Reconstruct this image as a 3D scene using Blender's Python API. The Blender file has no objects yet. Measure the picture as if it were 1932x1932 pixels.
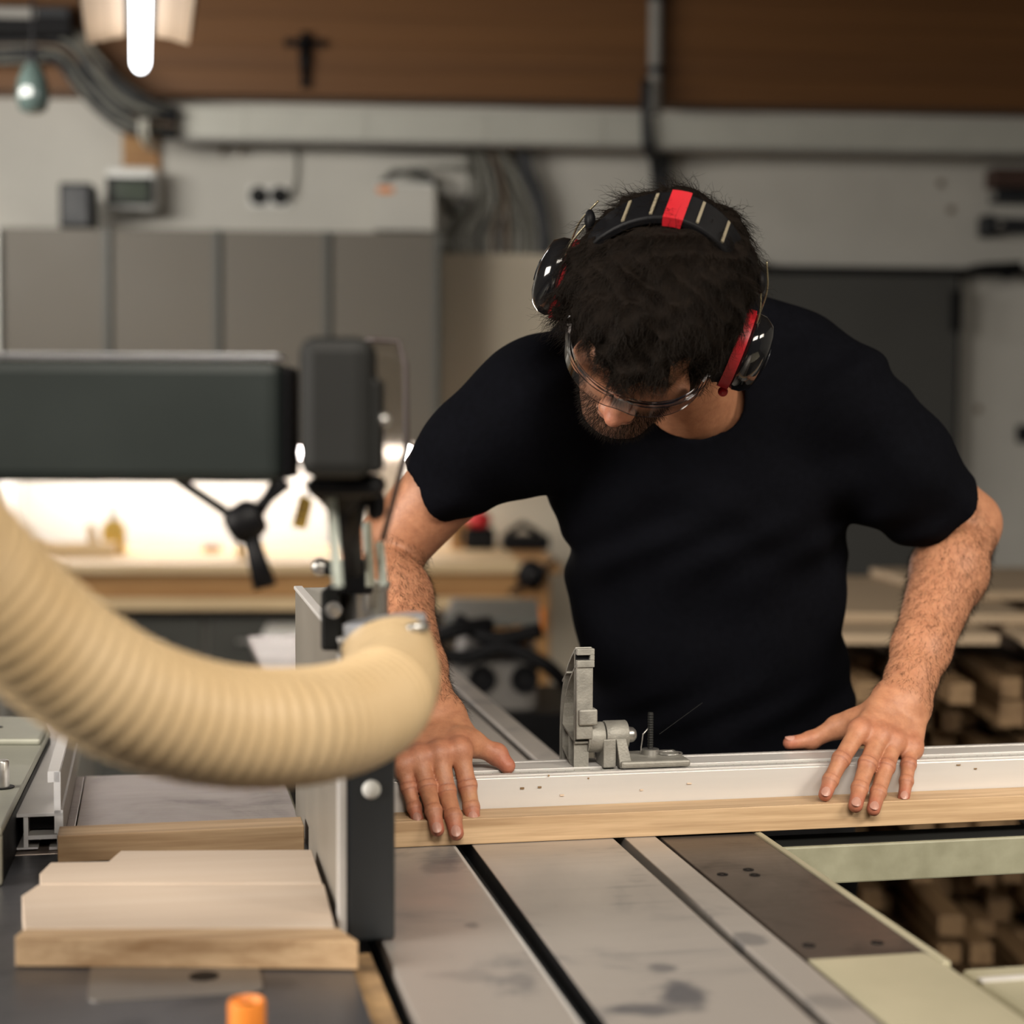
import bpy, math, random
import numpy as np
from mathutils import Vector, Matrix
from math import sin, cos, pi, radians, atan, tan, sqrt

# ------------------------------------------------------------------ camera, world, lights, exposure
sc = bpy.context.scene
COL = sc.collection
FPX = 3300.0
CAM = Vector((0, 0, 1.34))
PITCH, ROLL = atan(176 / FPX), radians(.3)
RC = Matrix.Rotation(pi / 2 - PITCH, 3, 'X') @ Matrix.Rotation(ROLL, 3, 'Z')
cd = bpy.data.cameras.new('camera'); cam = bpy.data.objects.new('camera', cd); COL.objects.link(cam)
cd.sensor_width = 36; cd.lens = FPX / 1932 * 36; cd.clip_start = .05
cam.matrix_world = Matrix.Translation(CAM) @ RC.to_4x4()
cd.dof.use_dof = True; cd.dof.focus_distance = 1.87; cd.dof.aperture_fstop = 2.9
sc.camera = cam
w = bpy.data.worlds.new('world'); sc.world = w; w.use_nodes = True
w.node_tree.nodes['Background'].inputs[0].default_value = (.80, .86, 1, 1)
w.node_tree.nodes['Background'].inputs[1].default_value = .04
sc.view_settings.view_transform = 'Standard'; sc.view_settings.look = 'None'
sc.view_settings.exposure = -0.2; sc.view_settings.gamma = 1; sc.view_settings.use_curve_mapping = False
try:
    sc.cycles.max_bounces = 8; sc.cycles.use_denoising = True; sc.cycles.sample_clamp_indirect = 4
    sc.cycles.caustics_reflective = False; sc.cycles.caustics_refractive = False
except Exception: pass
TH = atan(680 / FPX)                 # machine frame yaw
TB = radians(4.5)                    # back wall yaw
BY = 6.2

def area_light(name, loc, target, sx, sy, power, col):
    ld = bpy.data.lights.new(name, 'AREA'); ld.shape = 'RECTANGLE'; ld.size = sx; ld.size_y = sy
    ld.energy = power; ld.color = col
    o = bpy.data.objects.new(name, ld); COL.objects.link(o); o.location = loc
    o.rotation_euler = (Vector(target) - Vector(loc)).to_track_quat('-Z', 'Y').to_euler()
    return o
# window daylight from the left of the hall, a tube behind the camera, and two added fills
area_light('left_window_daylight', (-2.9, .5, 2.0), (-.1, 1.7, .95), 1.8, 1.1, 66, (1, .93, .84))
bpy.data.lights['left_window_daylight'].spread = radians(115)
area_light('rear_tube_light', (.35, -.5, 2.7), (0.2, 1.8, .95), 1.8, .6, 23, (1, .91, .79))
bpy.data.lights['rear_tube_light'].spread = radians(85)
area_light('wall_fill_light', (-1.75, 4.2, 2.25), (-.8, 6.2, 1.95), 1.3, .25, 30, (1, .95, .87))  # added fill out of frame, brightens the back wall and beam
area_light('right_fill_light', (2.0, .7, 2.3), (.75, 2.1, .8), 1.2, .4, 9, (1, .90, .76))  # added fill, placed to light the outrigger bar from the right
bpy.data.lights['right_fill_light'].spread = radians(70)

# ------------------------------------------------------------------ projection helpers
def ray(px, py): return RC @ Vector(((px - 966) / FPX, -(py - 966) / FPX, -1))
def W(px, py, d):
    r = ray(px, py); return CAM + r * (d / r.y)
def Wz(px, py, z):
    r = ray(px, py); return CAM + r * ((z - CAM.z) / r.z)
M0 = Wz(1160, 1583, .9); M0.z = 0
TM = Matrix.Translation(M0) @ Matrix.Rotation(TH, 4, 'Z')
TMI = TM.inverted()
BM = Matrix.Translation((0, BY, 0)) @ Matrix.Rotation(TB, 4, 'Z')
BMI = BM.inverted()
def Wv(px, py, v):                   # point on the pixel's ray at machine depth v
    r = ray(px, py); n = Vector((-sin(TH), cos(TH), 0))
    return CAM + r * ((v - (CAM - M0).dot(n)) / r.dot(n))
def Wb(px, py, b):                   # point at back-wall depth b
    r = ray(px, py); n = Vector((-sin(TB), cos(TB), 0))
    return CAM + r * ((b - (CAM - Vector((0, BY, 0))).dot(n)) / r.dot(n))
def m_uz(px, py, v): return TMI @ Wv(px, py, v)
def m_uv(px, py, z): return TMI @ Wz(px, py, z)
def b_l(px, py, b): return BMI @ Wb(px, py, b)

# ------------------------------------------------------------------ geometry builder
class G:
    def __init__(s): s.v = []; s.f = []
    def add(s, v, f, T=None):
        n = len(s.v)
        s.v += [tuple(T @ Vector(p)) if T is not None else tuple(p) for p in v]
        s.f += [tuple(i + n for i in q) for q in f]; return s
    def box(s, x0, x1, y0, y1, z0, z1, T=None):
        v = [(x, y, z) for z in (z0, z1) for y in (y0, y1) for x in (x0, x1)]
        return s.add(v, [(0, 2, 3, 1), (4, 5, 7, 6), (0, 1, 5, 4), (2, 6, 7, 3), (0, 4, 6, 2), (1, 3, 7, 5)], T)
    def prism(s, poly, vec, T=None):             # poly: list of 3-D points, extruded along vec
        n = len(poly); vec = Vector(vec)
        v = [Vector(p) for p in poly] + [Vector(p) + vec for p in poly]
        f = [tuple(reversed(range(n))), tuple(range(n, 2 * n))] + [(i, (i + 1) % n, n + (i + 1) % n, n + i) for i in range(n)]
        return s.add(v, f, T)
    def tube(s, pts, r, n=10, T=None, cap=True, flat=1.0):
        pts = [Vector(p) for p in pts]; m = len(pts)
        rr = r if isinstance(r, (list, tuple)) else [r] * m
        t = (pts[1] - pts[0]).normalized()
        up = Vector((0, 0, 1)) if abs(t.z) < .9 else Vector((1, 0, 0))
        a = t.cross(up).normalized(); v = []
        for i, p in enumerate(pts):
            t = (pts[min(i + 1, m - 1)] - pts[max(i - 1, 0)]).normalized()
            a = (a - t * a.dot(t)).normalized(); b = t.cross(a)
            for k in range(n):
                q = 2 * pi * k / n
                v.append(p + (a * cos(q) + b * sin(q) * flat) * rr[i])
        f = [(i * n + k, i * n + (k + 1) % n, (i + 1) * n + (k + 1) % n, (i + 1) * n + k) for i in range(m - 1) for k in range(n)]
        if cap: f += [tuple(reversed(range(n))), tuple(range((m - 1) * n, m * n))]
        return s.add(v, f, T)
    def lathe(s, prof, T=None, n=24):            # prof: (r, z)
        v = []; m = len(prof)
        for r, z in prof:
            v += [(r * cos(2 * pi * k / n), r * sin(2 * pi * k / n), z) for k in range(n)]
        f = [(i * n + k, i * n + (k + 1) % n, (i + 1) * n + (k + 1) % n, (i + 1) * n + k) for i in range(m - 1) for k in range(n)]
        f += [tuple(reversed(range(n))), tuple(range((m - 1) * n, m * n))]
        return s.add(v, f, T)
    def ball(s, c, r, n=16, T=None):
        r = r if isinstance(r, (tuple, list)) else (r, r, r)
        h = n // 2; v = [(c[0], c[1], c[2] - r[2])]
        for i in range(1, h):
            for k in range(n):
                v.append((c[0] + r[0] * sin(pi * i / h) * cos(2 * pi * k / n), c[1] + r[1] * sin(pi * i / h) * sin(2 * pi * k / n), c[2] - r[2] * cos(pi * i / h)))
        v.append((c[0], c[1], c[2] + r[2])); L = len(v) - 1
        f = [(0, 1 + (k + 1) % n, 1 + k) for k in range(n)]
        f += [(1 + i * n + k, 1 + i * n + (k + 1) % n, 1 + (i + 1) * n + (k + 1) % n, 1 + (i + 1) * n + k) for i in range(h - 2) for k in range(n)]
        f += [(L, 1 + (h - 2) * n + k, 1 + (h - 2) * n + (k + 1) % n) for k in range(n)]
        return s.add(v, f, T)

def obj(name, g, mat, parent=None, smooth=False, bevel=0, org=None):
    if isinstance(g, G): v, f = g.v, g.f
    else: v, f = g
    va = np.asarray(v, dtype=float)
    if parent is not None: o0 = Vector(parent['_org'])
    elif org is not None: o0 = Vector(org)
    else: o0 = Vector(((va[:, 0].min() + va[:, 0].max()) / 2, (va[:, 1].min() + va[:, 1].max()) / 2, va[:, 2].min()))
    me = bpy.data.meshes.new(name)
    va = va - np.array(o0)
    if isinstance(f, np.ndarray):
        me.vertices.add(len(va)); me.vertices.foreach_set('co', va.ravel())
        n, k = f.shape
        me.loops.add(n * k); me.loops.foreach_set('vertex_index', f.ravel())
        me.polygons.add(n); me.polygons.foreach_set('loop_start', np.arange(n) * k)
        try: me.polygons.foreach_set('loop_total', np.full(n, k))
        except Exception: pass
        me.update(calc_edges=True); me.validate()
    else:
        me.from_pydata([tuple(x) for x in va], [], f)
    me.materials.append(mat)
    if smooth is True: me.polygons.foreach_set('use_smooth', [True] * len(me.polygons))
    elif smooth:
        me.polygons.foreach_set('use_smooth', [True] * len(me.polygons)); me.set_sharp_from_angle(angle=radians(smooth))
    o = bpy.data.objects.new(name, me); COL.objects.link(o)
    if parent is not None:
        o.parent = parent; o['_org'] = parent['_org']
    else:
        o.location = o0; o['_org'] = tuple(o0)
    if bevel:
        b = o.modifiers.new('edge', 'BEVEL'); b.width = bevel; b.segments = 2; b.limit_method = 'ANGLE'
    return o
def tag(o, label=None, cat=None, group=None, kind=None):
    if label: o['label'] = label
    if cat: o['category'] = cat
    if group: o['group'] = group
    if kind: o['kind'] = kind
    return o
def thing(name, loc, label, cat, group=None):
    o = bpy.data.objects.new(name, None); COL.objects.link(o); o.location = loc; o['_org'] = tuple(loc)
    o.empty_display_size = .05
    return tag(o, label, cat, group)
def catmull(P, n=8):
    P = [Vector(p) for p in P]; Q = [P[0] * 2 - P[1]] + P + [P[-1] * 2 - P[-2]]; out = []
    for i in range(1, len(Q) - 2):
        for k in range(n):
            t = k / n; a, b, c, d = Q[i - 1:i + 3]
            out.append(.5 * ((2 * b) + (c - a) * t + (2 * a - 5 * b + 4 * c - d) * t * t + (3 * b - a - 3 * c + d) * t ** 3))
    out.append(P[-1]); return out

# ------------------------------------------------------------------ materials
def new_mat(name):
    m = bpy.data.materials.new(name); m.use_nodes = True
    return m, m.node_tree, m.node_tree.nodes, m.node_tree.links, m.node_tree.nodes['Principled BSDF']
def tex_coord(nt, rotz=0.0, scale=(1, 1, 1)):
    n, l = nt.nodes, nt.links
    tc = n.new('ShaderNodeTexCoord'); oi = n.new('ShaderNodeObjectInfo')
    sc_ = n.new('ShaderNodeVectorMath'); sc_.operation = 'SCALE'; sc_.inputs[3].default_value = 7.3
    cm = n.new('ShaderNodeCombineXYZ')
    for i in range(3): l.new(oi.outputs['Random'], cm.inputs[i])
    l.new(cm.outputs[0], sc_.inputs[0])
    m1 = n.new('ShaderNodeMapping'); m1.inputs['Rotation'].default_value = (0, 0, rotz)
    l.new(tc.outputs['Object'], m1.inputs[0])
    ad = n.new('ShaderNodeVectorMath'); ad.operation = 'ADD'
    l.new(m1.outputs[0], ad.inputs[0]); l.new(sc_.outputs[0], ad.inputs[1])
    m2 = n.new('ShaderNodeMapping'); m2.inputs['Scale'].default_value = scale
    l.new(ad.outputs[0], m2.inputs[0]); return m2.outputs[0]
def ramp(nt, fac, stops):
    r = nt.nodes.new('ShaderNodeValToRGB'); nt.links.new(fac, r.inputs[0]); e = r.color_ramp.elements
    while len(e) < len(stops): e.new(.5)
    for i, (p, c) in enumerate(stops): e[i].position = p; e[i].color = (*c, 1)
    return r.outputs[0]
def noise(nt, vec, s, detail=4, rough=.55, dist=0):
    t = nt.nodes.new('ShaderNodeTexNoise'); nt.links.new(vec, t.inputs['Vector'])
    t.inputs['Scale'].default_value = s; t.inputs['Detail'].default_value = detail
    t.inputs['Roughness'].default_value = rough; t.inputs['Distortion'].default_value = dist
    return t.outputs['Fac']
def bump(nt, bsdf, fac, strength, dist=.001):
    b = nt.nodes.new('ShaderNodeBump'); b.inputs['Strength'].default_value = strength; b.inputs['Distance'].default_value = dist
    nt.links.new(fac, b.inputs['Height']); nt.links.new(b.outputs[0], bsdf.inputs['Normal'])
def M(name, c, rough=.5, metal=0, var=.12, s=20, bmp=.1, rotz=0, stretch=(1, 1, 1), rvar=.1, coat=0, spec=.5, c2=None):
    m, nt, n, l, b = new_mat(name)
    vec = tex_coord(nt, rotz, stretch); f = noise(nt, vec, s, 5)
    lo = tuple(x * (1 - var) for x in c); hi = tuple(min(1, x * (1 + var)) for x in c)
    if c2: lo = c2
    l.new(ramp(nt, f, [(.3, lo), (.7, hi)]), b.inputs['Base Color'])
    b.inputs['Metallic'].default_value = metal; b.inputs['Specular IOR Level'].default_value = spec
    mr = n.new('ShaderNodeMapRange'); l.new(f, mr.inputs[0]); mr.inputs[3].default_value = max(.02, rough - rvar); mr.inputs[4].default_value = min(1, rough + rvar)
    l.new(mr.outputs[0], b.inputs['Roughness'])
    if coat: b.inputs['Coat Weight'].default_value = coat
    if bmp: bump(nt, b, noise(nt, vec, s * 6, 3), bmp)
    return m
def wood(name, c1, c2, rotz=0, axis=0, rough=.6, s=1.0):
    m, nt, n, l, b = new_mat(name)
    st = [38 * s, 38 * s, 38 * s]; st[axis] = 1.6 * s
    vec = tex_coord(nt, rotz, tuple(st))
    f = noise(nt, vec, 1.0, 6, .62, 1.2)
    vec2 = tex_coord(nt, rotz, tuple(x * 4 for x in st)); f2 = noise(nt, vec2, 1.5, 3, .6)
    mx = n.new('ShaderNodeMix'); mx.data_type = 'FLOAT'; mx.inputs[0].default_value = .3; l.new(f, mx.inputs[2]); l.new(f2, mx.inputs[3])
    l.new(ramp(nt, mx.outputs[0], [(.32, c2), (.5, tuple((a + d) / 2 for a, d in zip(c1, c2))), (.66, c1)]), b.inputs['Base Color'])
    b.inputs['Roughness'].default_value = rough
    bump(nt, b, mx.outputs[0], .15, .0008)
    return m
def emis(name, c, s):
    m, nt, n, l, b = new_mat(name); b.inputs['Base Color'].default_value = (.8, .8, .8, 1)
    b.inputs['Emission Color'].default_value = (*c, 1); b.inputs['Emission Strength'].default_value = s; return m
def clear(name, c, rough=.05, alpha=None, ior=1.45):
    m, nt, n, l, b = new_mat(name); b.inputs['Base Color'].default_value = (*c, 1); b.inputs['Roughness'].default_value = rough
    b.inputs['Transmission Weight'].default_value = 1; b.inputs['IOR'].default_value = ior
    return m

mt_plaster = M('plaster', (.56, .545, .50), .85, var=.07, s=3, bmp=.15)
mt_plaster2 = M('panel_paint', (.56, .50, .40), .8, var=.06, s=3)
mt_beam = wood('glulam', (.19, .080, .020), (.115, .046, .012), rotz=-TB, s=.12)
mt_ceil = wood('dark_boards', (.055, .035, .02), (.03, .018, .01), s=.2)
mt_floor = M('concrete', (.22, .21, .20), .8, var=.25, s=4)
mt_duct = M('duct_paint', (.50, .50, .45), .55, var=.06, s=6)
mt_cab = M('taupe_laminate', (.135, .122, .102), .6, var=.04, s=5, bmp=0)
mt_cabgap = M('grey_profile', (.085, .088, .08), .5, var=.05)
mt_door = M('dark_grey_door', (.060, .060, .056), .6, var=.08, s=3)
mt_black = M('black_plastic', (.005, .005, .006), .5, var=.2, spec=.15)
mt_blackg = M('gloss_black_shell', (.008, .008, .009), .10, var=.1, bmp=0, rvar=.03, coat=.6)
mt_red = M('red_plastic', (.46, .014, .022), .4, var=.08, bmp=0)
mt_grey = M('grey_paint', (.27, .26, .24), .5, var=.1)
mt_steel = M('steel', (.55, .54, .52), .32, metal=.9, var=.1, s=30)
mt_alu = M('anodised_aluminium', (.64, .62, .60), .42, metal=.2, var=.03, s=10, bmp=.05, rotz=-TH, stretch=(.3, 6, 6))
mt_alucut = M('sawn_aluminium', (.92, .93, .96), .5, metal=0, var=.04, s=60)
mt_cast = M('cast_aluminium', (.30, .29, .26), .55, metal=.35, var=.18, s=70, bmp=.5)
mt_armpaint = M('dark_green_grey_paint', (.016, .021, .020), .45, var=.15, s=5, bmp=.05, spec=.3)
mt_headpaint = M('charcoal_paint', (.013, .0135, .013), .6, var=.12, s=8, spec=.25)
mt_cream = M('cream_paint', (.42, .385, .275), .5, var=.06, s=8, c2=(.36, .335, .235))
mt_barpaint = M('olive_cream_paint', (.31, .305, .22), .5, var=.08, s=30, c2=(.25, .245, .17))
mt_birch = wood('fresh_maple', (.68, .48, .29), (.33, .195, .095), rotz=-TH)
mt_birch2 = wood('planed_maple', (.70, .58, .47), (.62, .49, .38), rotz=-TH, s=.6)
mt_bench = wood('bench_wood', (.45, .25, .09), (.28, .13, .04), s=.5)
mt_benchtop = wood('bench_top', (.66, .50, .30), (.54, .38, .2), s=.5)
mt_lum = wood('lumber', (.33, .215, .11), (.17, .10, .05), axis=1)
mt_lumtop = wood('sawn_sheet', (.50, .38, .26), (.38, .28, .18), s=.4)
mt_dust = M('sawdust_dirt', (.30, .19, .09), .9, var=.5, s=25, c2=(.05, .03, .02))
mt_orange = M('orange_plastic', (.80, .24, .03), .45, var=.06)
mt_yellow = M('yellow_tag', (.50, .32, .05), .6, var=.15, s=60)
mt_white = M('white_plastic', (.75, .75, .72), .4, var=.03)
mt_lcd = M('lcd', (.020, .035, .016), .4, var=.1, spec=.2)
mt_cable = M('grey_cable', (.17, .168, .145), .6, var=.2)
mt_cable2 = M('brown_cable', (.17, .12, .08), .6, var=.2)
mt_cabledk = M('dark_cable', (.012, .014, .018), .5, var=.2)
mt_hose = M('polyurethane_hose', (.62, .465, .275), .40, var=.08, s=6, bmp=0, c2=(.57, .40, .21))
mt_tube = emis('fluorescent_glass', (.95, .97, 1), 9)
mt_tubeu = emis('under_cabinet_tube_glass', (1, .91, .86), 85)
mt_refl = M('reflector_enamel', (.50, .36, .24), .6, var=.04)
mt_glass = clear('clear_glass', (.92, .97, .95))
mt_lens = clear('clear_polycarbonate', (.97, .97, 1.0), .03)
mt_plex = clear('smoked_acrylic', (.80, .74, .66), .06)
mt_shirt = M('black_cotton', (.0035, .0037, .0055), .92, var=.15, s=120, bmp=.3, spec=.04)
mt_trouser = M('black_work_trousers', (.009, .009, .010), .9, var=.15, s=90, spec=.15)
mt_hair = M('dark_brown_hair', (.008, .0055, .004), .8, var=.35, s=90, bmp=.8, spec=.08)
mt_nail = M('fingernail', (.47, .245, .19), .36, var=.08, s=200, bmp=0)

def table_mat(name, c, c2, metal, rough, big=3.0, stains=()):
    m, nt, n, l, b = new_mat(name)
    v1 = tex_coord(nt, -TH, (1, 1, 1)); st = noise(nt, v1, big * 2.6, 6, .62, .8)
    v2 = tex_coord(nt, -TH, (4, 180, 4)); br = noise(nt, v2, 1.0, 3, .6)
    mx = n.new('ShaderNodeMix'); mx.data_type = 'FLOAT'; mx.inputs[0].default_value = .22; l.new(st, mx.inputs[2]); l.new(br, mx.inputs[3])
    l.new(ramp(nt, mx.outputs[0], [(.30, c2), (.46, c), (.8, tuple(min(1, x * 1.12) for x in c))]), b.inputs['Base Color'])
    b.inputs['Metallic'].default_value = metal
    mr = n.new('ShaderNodeMapRange'); l.new(mx.outputs[0], mr.inputs[0]); mr.inputs[1].default_value = .3; mr.inputs[2].default_value = .7
    mr.inputs[3].default_value = rough + .12; mr.inputs[4].default_value = rough - .06; l.new(mr.outputs[0], b.inputs['Roughness'])
    if stains:                                   # oil and resin stains with a shape of their own
        geo = n.new('ShaderNodeNewGeometry'); acc = None; nz = n.new('ShaderNodeTexNoise'); nz.inputs['Scale'].default_value = 38; nz.inputs['Detail'].default_value = 4; l.new(geo.outputs['Position'], nz.inputs['Vector'])
        for (cx_, cy_, rx_, ry_, st_) in stains:
            mp = n.new('ShaderNodeMapping'); mp.vector_type = 'TEXTURE'; mp.inputs['Location'].default_value = (cx_, cy_, 0); mp.inputs['Scale'].default_value = (rx_, ry_, 50); l.new(geo.outputs['Position'], mp.inputs[0])
            ln = n.new('ShaderNodeVectorMath'); ln.operation = 'LENGTH'; l.new(mp.outputs[0], ln.inputs[0])
            a1 = n.new('ShaderNodeMath'); a1.operation = 'MULTIPLY_ADD'; l.new(nz.outputs['Fac'], a1.inputs[0]); a1.inputs[1].default_value = 1.6; l.new(ln.outputs['Value'], a1.inputs[2])
            r1 = n.new('ShaderNodeMapRange'); l.new(a1.outputs[0], r1.inputs[0]); r1.inputs[1].default_value = 1.95; r1.inputs[2].default_value = 1.45; r1.inputs[3].default_value = 0; r1.inputs[4].default_value = st_
            if acc is None: acc = r1.outputs[0]
            else:
                mxx = n.new('ShaderNodeMath'); mxx.operation = 'MAXIMUM'; l.new(acc, mxx.inputs[0]); l.new(r1.outputs[0], mxx.inputs[1]); acc = mxx.outputs[0]
        src = b.inputs['Base Color'].links[0].from_socket; m3 = n.new('ShaderNodeMix'); m3.data_type = 'RGBA'; l.new(acc, m3.inputs[0]); l.new(src, m3.inputs[6]); m3.inputs[7].default_value = (.10, .105, .125, 1); l.new(m3.outputs[2], b.inputs['Base Color'])
    bump(nt, b, br, .06, .0006); return m
def stain(px, py, wpx, hpx, st_):
    p = Wz(px, py, .9); q = Wz(px + wpx, py, .9); r = Wz(px, py - hpx, .9); return (p.x, p.y, abs(q.x - p.x), abs(r.y - p.y), st_)
mt_slide = table_mat('worn_aluminium_table', (.50, .46, .425), (.22, .215, .22), .45, .36, 2.2,
                     [stain(1290, 1878, 52, 26, .8), stain(1215, 1905, 70, 12, .75), stain(1250, 1826, 28, 9, .6), stain(890, 1745, 18, 7, .5), stain(880, 1840, 60, 12, .25), stain(985, 1850, 30, 14, .3), stain(1415, 1772, 34, 12, .5), stain(1560, 1890, 60, 16, .35), stain(830, 1635, 40, 16, .35)])
mt_iron = table_mat('cast_iron_table', (.30, .245, .215), (.15, .12, .105), .5, .34)
mt_irond = table_mat('dark_cast_iron_table', (.105, .105, .115), (.04, .042, .05), .6, .32)
mt_plate = table_mat('brown_grey_plate', (.145, .118, .10), (.07, .055, .048), .6, .40, 4)
mt_greyplate = M('grey_green_plate', (.36, .36, .30), .5, metal=.3, var=.12, s=12)

def skin_mat():
    m, nt, n, l, b = new_mat('skin')
    at = n.new('ShaderNodeVertexColor'); at.layer_name = 'tone'
    vec = tex_coord(nt); f = noise(nt, vec, 90, 5, .65); f2 = noise(nt, vec, 420, 3)
    mx = n.new('ShaderNodeMix'); mx.data_type = 'RGBA'; mx.blend_type = 'MULTIPLY'; mx.inputs[0].default_value = 1
    l.new(at.outputs[0], mx.inputs[6]); l.new(ramp(nt, f, [(.25, (.74, .66, .64)), (.7, (1.06, 1.06, 1.04))]), mx.inputs[7])
    l.new(mx.outputs[2], b.inputs['Base Color']); b.inputs['Roughness'].default_value = .52
    b.inputs['Subsurface Weight'].default_value = .12; b.inputs['Subsurface Radius'].default_value = (.012, .005, .003); b.inputs['Subsurface Scale'].default_value = .6
    cr = n.new('ShaderNodeVertexColor'); cr.layer_name = 'crease'; sx = n.new('ShaderNodeSeparateColor'); l.new(cr.outputs[0], sx.inputs[0])
    ad = n.new('ShaderNodeMath'); ad.operation = 'MULTIPLY_ADD'; l.new(f2, ad.inputs[0]); ad.inputs[1].default_value = .03; l.new(sx.outputs[0], ad.inputs[2])
    si = n.new('ShaderNodeMath'); si.operation = 'MULTIPLY'; l.new(ad.outputs[0], si.inputs[0]); si.inputs[1].default_value = 58
    sn = n.new('ShaderNodeMath'); sn.operation = 'SINE'; l.new(si.outputs[0], sn.inputs[0])
    pw = n.new('ShaderNodeMapRange'); l.new(sn.outputs[0], pw.inputs[0]); pw.inputs[1].default_value = .35; pw.inputs[2].default_value = 1
    cm = n.new('ShaderNodeMath'); cm.operation = 'MULTIPLY'; cm.use_clamp = True; l.new(pw.outputs[0], cm.inputs[0]); l.new(sx.outputs[1], cm.inputs[1])
    hh = n.new('ShaderNodeMath'); hh.operation = 'MULTIPLY_ADD'; l.new(cm.outputs[0], hh.inputs[0]); hh.inputs[1].default_value = -1.6; l.new(f2, hh.inputs[2])
    mc = n.new('ShaderNodeMix'); mc.data_type = 'RGBA'; l.new(cm.outputs[0], mc.inputs[0]); l.new(mx.outputs[2], mc.inputs[6]); mc.inputs[7].default_value = (.22, .075, .05, 1)  # knuckle creases darkened in the colour to paint their shade
    mf = n.new('ShaderNodeMath'); mf.operation = 'MULTIPLY'; l.new(cm.outputs[0], mf.inputs[0]); mf.inputs[1].default_value = .85; l.new(mf.outputs[0], mc.inputs[0])
    l.new(mc.outputs[2], b.inputs['Base Color'])
    bump(nt, b, hh.outputs[0], .45, .0007); return m
mt_skin = skin_mat()
#PART2
# ------------------------------------------------------------------ the setting
def bb(g, px0, py0, px1, py1, b0, b1):          # box on the back-wall frame, front face spans the pixels
    p, q = b_l(px0, py0, b0), b_l(px1, py1, b0)
    return g.box(p.x, q.x, b0, b1, q.z, p.z, BM)
def struct(name, g, m, parent=None, **k):
    o = obj(name, g, m, parent, **k)
    if parent is None: o['kind'] = 'structure'
    return o
ZB = b_l(700, 198, 0).z                          # underside of the timber beam
fl = struct('floor', G().box(-4, 4.4, -1.2, 6.6, -.1, 0), mt_floor)
wb = struct('wall_back', G().box(-5, 5, 0, .25, 0, ZB, BM), mt_plaster)
struct('wall_left', G().box(-4.1, -3.9, -1.2, 6.6, 0, 3.1), mt_plaster)
struct('wall_right', G().box(4.1, 4.3, -1.2, 7.0, 0, 3.1), mt_plaster)
cl = struct('ceiling', G().box(-4.2, 4.4, -1.2, 7.0, 3.05, 3.15), mt_ceil)
for i in range(14):
    struct('plank', G().box(-4.1 + i * .6, -4.1 + i * .6 + .585, -1.2, 7.0, 3.02, 3.05), mt_ceil, cl)
# glulam beam, six lamellas
bt = bpy.data.objects.new('trim_1', None); COL.objects.link(bt); bt.location = (0, 6.0, ZB); bt['_org'] = (0, 6.0, ZB); bt['kind'] = 'structure'
zz = ZB
for i in range(7):
    h = .088; obj('lamella', G().box(-5, 5, -.16 + .0006 * (i % 2), .25, zz, zz + h - .0012, BM), mt_beam, bt, bevel=.001); zz += h
struct('trim_2', G().box(-5, 5, -.10, .25, zz, 3.05, BM), mt_ceil)
# protruding lower wall panel on the right of the cupboards
p, q = b_l(832, 478, -.1), b_l(1425, 600, -.1)
struct('wall_panel', G().box(p.x, q.x, -.1, -.002, 0, p.z, BM), mt_plaster2)
# timber stud seen above the control box
struct('trim_3', bb(G(), 231, 240, 301, 398, -.03, -.002), mt_bench)
# left door frame sliver
p = b_l(4, 430, -.3)
lj = struct('trim_4', G().box(p.x - .25, p.x - .002, -.36, -.002, 0, p.z, BM), mt_white)

# grey sliding door, its rail and hangers
p, q = b_l(1405, 516, -.09), b_l(1808, 520, -.09)
dr = bpy.data.objects.new('door_1', None); COL.objects.link(dr); dr.location = BM @ Vector((p.x, -.09, 0)); dr['_org'] = tuple(dr.location); dr['kind'] = 'structure'
obj('door_leaf', G().box(p.x, q.x, -.09, -.045, .02, p.z, BM), mt_door, dr)
obj('edge_strip', G().box(q.x - .002, q.x + .008, -.094, -.043, .02, p.z, BM), mt_black, dr)
g = G(); bb(g, 1799, 548, 1815, 625, -.12, -.09); obj('door_handle', g, mt_black, dr, bevel=.004)
rl = struct('trim_5', bb(G(), 1405, 500, 1932 + 60, 519, -.12, -.01), mt_black)
rh = thing('door_roller', Wb(1870, 530, -.16), 'black roller hanger at the end of the sliding door rail', 'roller')
g = G(); a, c = b_l(1822, 507, -.15), b_l(1925, 512, -.15)
g.tube([BM @ Vector((a.x, -.15, a.z)), BM @ Vector((a.x + .06, -.15, a.z + .004)), BM @ Vector((c.x, -.15, c.z + .01))], [.006, .016, .026], 10)
obj('hanger_arm', g, mt_black, rh, smooth=40)
obj('wheel', G().lathe([(.012, -.012), (.03, -.010), (.03, .010), (.012, .012)], BM @ Matrix.Translation(b_l(1900, 511, -.17)) @ Matrix.Rotation(pi / 2, 4, 'X')), mt_black, rh, smooth=40)

# ------------------------------------------------------------------ cable trunking, pipe, cables
tr = thing('cable_trunking', Wb(340, 262, -.25), 'long pale grey metal cable trunking under the timber beam, left length', 'trunking')
a, c = b_l(340, 200, -.24), b_l(1213, 222, -.24)
zt, zb_ = a.z, b_l(340, 258, -.24).z
obj('duct_body', G().box(a.x, c.x, -.24, -.165, zb_, zt, BM), mt_duct, tr, bevel=.004)
obj('duct_lip', G().box(a.x, c.x, -.247, -.165, zb_ - .012, zb_, BM), mt_grey, tr)
for i in range(4): obj('cover_clip', G().box(a.x + .2 + .4 * i, a.x + .212 + .4 * i, -.243, -.238, zb_ + .004, zt - .004, BM), mt_duct, tr)
tr2 = thing('cable_trunking', Wb(1235, 262, -.25), 'pale grey metal cable trunking running right from the pipe', 'trunking')
a2, c2_ = b_l(1237, 222, -.24), b_l(2010, 240, -.24)
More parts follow.
